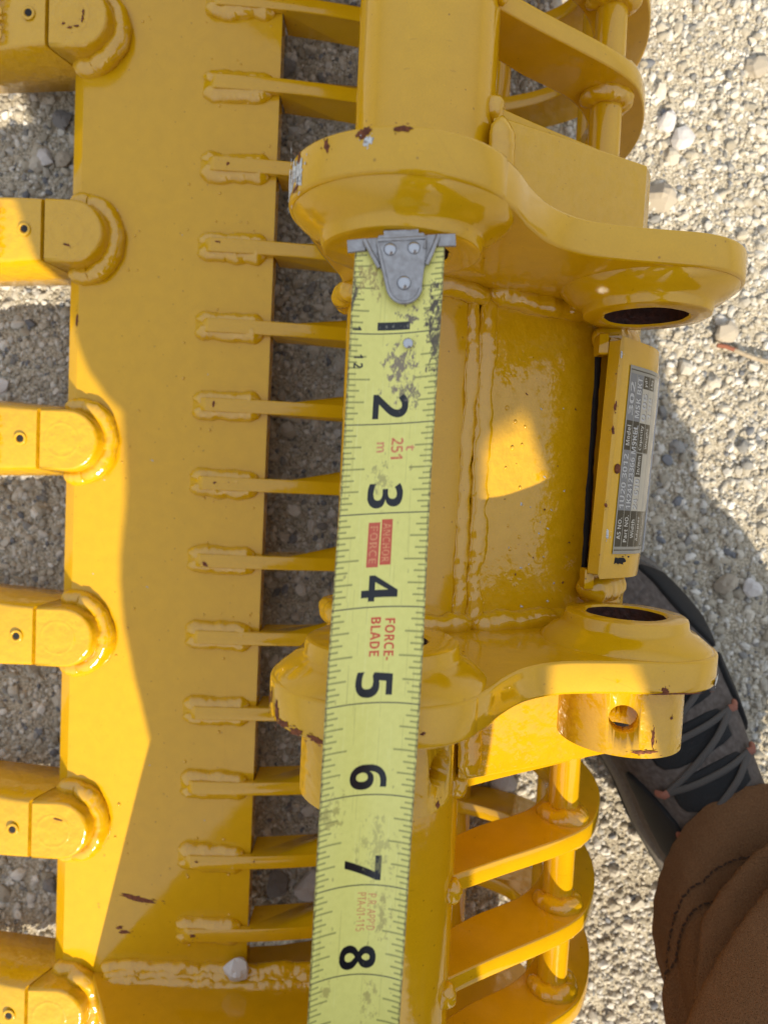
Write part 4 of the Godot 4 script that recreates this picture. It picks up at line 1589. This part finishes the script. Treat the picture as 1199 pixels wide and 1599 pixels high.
# The loose lower trouser leg with its hem, double seam and creases.
func trouser_leg(who: Node3D, knee: Vector3, ank: Vector3) -> void:
	var hem := Vector3(0.244, 0.117, 0.273)
	var s := Shape.new()
	var rows := []
	var n := 160
	var steps := 90
	var line := func(t: float, a: float, out: float) -> Vector3:
		var mid := hem.lerp(knee + Vector3(0, -0.01, 0), t) + Vector3(-0.012, 0, -0.004) * sin(t * PI)
		var rx := lerpf(0.078, 0.076, t)
		var rz := lerpf(0.083, 0.078, t)
		var dir := Vector3(cos(a), 0, -sin(a))
		# long creases that run slantwise up the leg
		var f := 0.0
		f += 0.010 * smoothstep(0.10, 0.3, t) * sin(a * 2.0 + t * 4.0 + 0.6)
		var s1: float = (t - 0.112 - 0.02 * sin(a * 3.0) - maxf(0.0, a - 2.5) * 0.17) * 0.38
		f += 0.014 * smoothstep(-0.003, 0.006, s1) * smoothstep(0.17, 0.03, s1) if s1 > -0.003 else 0.0
		f -= 0.024 * exp(-pow((s1 + 0.007) / (0.016 if s1 < -0.007 else 0.006), 2.0)) * smoothstep(1.2, 1.9, a) * smoothstep(3.4, 2.7, a)
		var s2: float = (t - 0.2 - (a - 2.2) * 0.09) * 0.38
		f += 0.013 * smoothstep(-0.003, 0.005, s2) * smoothstep(0.12, 0.02, s2) if s2 > -0.003 else 0.0
		f -= 0.014 * exp(-pow((s2 + 0.006) / (0.014 if s2 < -0.006 else 0.006), 2.0))
		var s3: float = (a - 3.12 - (t - 0.1) * 3.0) * 0.08
		f += 0.010 * smoothstep(-0.002, 0.006, s3) * smoothstep(0.06, 0.02, s3) * smoothstep(0.06, 0.1, t)
		f += 0.004 * sin(t * 26.0 + a * 3.0) * smoothstep(0.25, 0.5, t)
		f += 0.0007 * wob.get_noise_3d(a * 25.0, t * 160.0, 5.0)
		# hem band and the puckers along its seam
		var g := t * 0.37
		f += 0.0022 * (1.0 - smoothstep(0.0255, 0.0285, g)) 
		var pucker := exp(-pow((g - 0.0265) / 0.006, 2.0))
		f += 0.0007 * pucker * sin(a * 95.0) - 0.0014 * exp(-pow((g - 0.024) / 0.0012, 2.0)) - 0.0010 * exp(-pow((g - 0.030) / 0.0012, 2.0))
		f += 0.0004 * sin(a * 38.0 + 2.0 * sin(a * 7.0)) * (1.0 - smoothstep(0.018, 0.03, g))
		return mid + Vector3(dir.x * (rx + f + out), 0.004 * sin(a * 2.0 + 1.0) * (1.0 - t), dir.z * (rz + f + out))
	var inside := []
	for i in steps + 1:
		var t := pow(float(i) / steps, 1.5)
		var ring := PackedVector3Array()
		for j in n:
			ring.append(line.call(t, TAU * j / n, 0.0))
		rows.append(ring)
	# fold the hem under and back up inside
	for k in 5:
		var ring := PackedVector3Array()
		for j in n:
			ring.append(line.call(k * 0.02, TAU * j / n, -0.0022) + Vector3(0, -0.0008 if k == 0 else 0.0, 0))
		rows.push_front(ring)
	s.sheet(rows, true, 1)
	put("trouser_leg", s.done(), M.trousers, who)
	# stitches of the double seam
	var st := Shape.new()
	for g in [0.024, 0.030]:
		for j in 150:
			var a := TAU * j / 150
			var p: Vector3 = line.call(g / 0.37, a, 0.0012)
			var q: Vector3 = line.call(g / 0.37, a + TAU / 150 * 0.72, 0.0012)
			var up := Vector3(0, 0.0010, 0)
			var out := Vector3(cos(a), 0, -sin(a)) * 0.0005
			var r0 := PackedVector3Array([p - up, p + out, p + up])
			var r1 := PackedVector3Array([q - up, q + out, q + up])
			for k in 2:
				st.quad(r0[k], r1[k], r1[k + 1], r0[k + 1], -1)
	put("hem_seam", st.done(), M.thread, who)


# A lace-up outdoor shoe: heel at "heel", pointing along "toe".
func shoe(parent: Node3D, heel: Vector3, toe: Vector3) -> void:
	var fwd := toe.normalized()
	var size := toe.length()
	var side := fwd.cross(Vector3.UP).normalized()
	var half := func(t: float) -> float:
		var c := [[0.0, 0.020], [0.06, 0.034], [0.2, 0.038], [0.4, 0.041], [0.58, 0.048], [0.72, 0.053], [0.85, 0.048], [0.94, 0.034], [1.0, 0.010]]
		for i in c.size() - 1:
			if t <= c[i + 1][0]:
				return lerpf(c[i][1], c[i + 1][1], smoothstep(c[i][0], c[i + 1][0], t) * 0.5 + 0.5 * (t - c[i][0]) / (c[i + 1][0] - c[i][0]))
		return 0.010
	var high := func(t: float) -> float:
		var c := [[0.0, 0.050], [0.05, 0.085], [0.2, 0.108], [0.36, 0.106], [0.5, 0.090], [0.65, 0.072], [0.8, 0.060], [0.92, 0.050], [1.0, 0.030]]
		for i in c.size() - 1:
			if t <= c[i + 1][0]:
				return lerpf(c[i][1], c[i + 1][1], (t - c[i][0]) / (c[i + 1][0] - c[i][0]))
		return 0.03
	var spread := func(t: float) -> float:
		return 0.010 * sin(clampf((t - 0.3) / 0.7, 0.0, 1.0) * PI)
	# point of the upper: t along, a from 0 (outer side) over the top to PI (inner side)
	var skin := func(t: float, a: float, out: float) -> Vector3:
		var w: float = half.call(t) + out
		var h: float = high.call(t) - 0.028 + out
		var x := signf(cos(a)) * pow(absf(cos(a)), 0.80) * w
		var y := pow(maxf(sin(a), 0.0), 0.72) * h
		return heel + fwd * (t * size) + side * (x + spread.call(t)) + Vector3(0, 0.028 + y, 0)
	var s := Shape.new()
	var rows := []
	for i in 41:
		var t := i / 40.0
		var ring := PackedVector3Array()
		for j in 33:
			ring.append(skin.call(t, PI * j / 32.0, 0.0))
		rows.append(ring)
	s.sheet(rows, false, 1)
	s.fan(rows[40], heel + fwd * size + Vector3(0, 0.03, 0), false, 1)
	put("upper", s.done(), M.suede, parent)
	var band := func(y0: float, y1: float, grow0: float, grow1: float) -> ArrayMesh:
		var b := Shape.new()
		var loops := []
		for l in [[y0, grow0 - 0.002], [y0 + 0.002, grow0], [y1 - 0.002, grow1], [y1, grow1 - 0.002]]:
			var ring := PackedVector3Array()
			for i in 50:
				var t := i / 49.0
				ring.append(heel + fwd * (t * (size + 0.006) - 0.003) + side * (half.call(t) + l[1] + spread.call(t)) + Vector3(0, l[0], 0))
			for i in 50:
				var t := 1.0 - i / 49.0
				ring.append(heel + fwd * (t * (size + 0.006) - 0.003) + side * (-half.call(t) - l[1] + spread.call(t)) + Vector3(0, l[0], 0))
			loops.append(ring)
		b.sheet(loops, true, 1)
		b.fan(loops[0], heel + fwd * size * 0.5 + Vector3(0, y0, 0), true, 2)
		b.fan(loops[3], heel + fwd * size * 0.5 + Vector3(0, y1, 0), false, 3)
		return b.done()
	put("outsole", band.call(0.002, 0.016, 0.004, 0.005), M.sole, parent)
	put("midsole", band.call(0.0162, 0.031, 0.0045, 0.002), M.midsole, parent)
	# panel: an area of the upper in (t, a), standing a little proud
	var panel := func(called: String, pts: PackedVector2Array, out: float, m: Material) -> void:
		var b := Shape.new()
		var ring := spline(pts, 4)
		ring.remove_at(ring.size() - 1)
		var mid := Vector2.ZERO
		for p in ring:
			mid += p / ring.size()
		var loops := []
		for l in [[1.0, 0.0], [1.0, 0.8], [0.93, 1.0], [0.6, 1.0], [0.3, 1.0]]:
			var v := PackedVector3Array()
			for p in ring:
				var q := mid + (p - mid) * (l[0] as float)
				v.append(skin.call(q.x, q.y, -0.0003 + (out + 0.0003) * l[1]))
			loops.append(v)
		if Geometry2D.is_polygon_clockwise(ring):
			loops.reverse()
			b.sheet(loops, true, 1)
			b.fan(loops[0], skin.call(mid.x, mid.y, out), true, 1)
		else:
			b.sheet(loops, true, 1)
			b.fan(loops[4], skin.call(mid.x, mid.y, out), false, 1)
		put(called, b.done(), m, parent)
	var pv := func(list: Array) -> PackedVector2Array:
		var o := PackedVector2Array()
		for e in list:
			o.append(Vector2(e[0], e[1]))
		o.append(o[0])
		return o
	for i in 4:
		var t0 := 0.34 + i * 0.087
		panel.call("tongue_patch", pv.call([[t0, 1.12], [t0 + 0.058, 1.16], [t0 + 0.058, 1.98], [t0, 2.02]]), 0.0012, M.mesh_cloth)
	panel.call("side_patch", pv.call([[0.66, 0.50], [0.73, 0.80], [0.86, 0.80], [0.9, 0.55], [0.8, 0.3]]), 0.0028, M.mesh_cloth)
	panel.call("side_patch", pv.call([[0.46, 0.35], [0.52, 0.62], [0.62, 0.62], [0.64, 0.4], [0.55, 0.2]]), 0.0028, M.mesh_cloth)
	panel.call("side_patch", pv.call([[0.2, 2.5], [0.34, 2.2], [0.46, 2.45], [0.5, 2.75], [0.36, 2.85]]), 0.0028, M.mesh_cloth)
	panel.call("side_patch", pv.call([[0.68, 2.65], [0.74, 2.35], [0.86, 2.3], [0.88, 2.6], [0.78, 2.85]]), 0.0028, M.mesh_cloth)
	panel.call("toe_guard", pv.call([[0.86, 1.0], [0.84, 1.57], [0.86, 2.1], [0.95, 2.2], [0.985, 1.57], [0.95, 0.9]]), 0.0016, M.suede)
	# laces zigzag between the loops
	var lace_at := func(i: int, s_: int) -> Vector3:
		return skin.call(0.385 + i * 0.087, 1.0 if s_ == 0 else 2.14, 0.003)
	for i in 4:
		var p0: Vector3 = lace_at.call(i, 0)
		var p1: Vector3 = lace_at.call(i, 1)
		var lift := Vector3(0, 0.0055, 0)
		put("lace", rod(spline3(PackedVector3Array([p0, p0.lerp(p1, 0.3) + lift, p0.lerp(p1, 0.7) + lift, p1]), 6), 0.0023, 10, true, 0.6), M.lace, parent)
		if i < 3:
			var p2: Vector3 = lace_at.call(i + 1, 0)
			put("lace", rod(spline3(PackedVector3Array([p1, p1.lerp(p2, 0.3) + lift, p1.lerp(p2, 0.7) + lift * 1.3, p2]), 6), 0.0023, 10, true, 0.6), M.lace, parent)
		for s_ in 2:
			var q: Vector3 = lace_at.call(i, s_)
			var o: float = -0.16 if s_ == 0 else 0.16
			var away: Vector3 = skin.call(0.385 + i * 0.087, (1.0 if s_ == 0 else 2.14) + o, 0.003)
			put("lace_loop", rod(PackedVector3Array([away, (away + q) / 2 + Vector3(0, 0.003, 0), q]), 0.0026, 10, true, 0.7), M.orange if i != 3 else M.lace, parent)
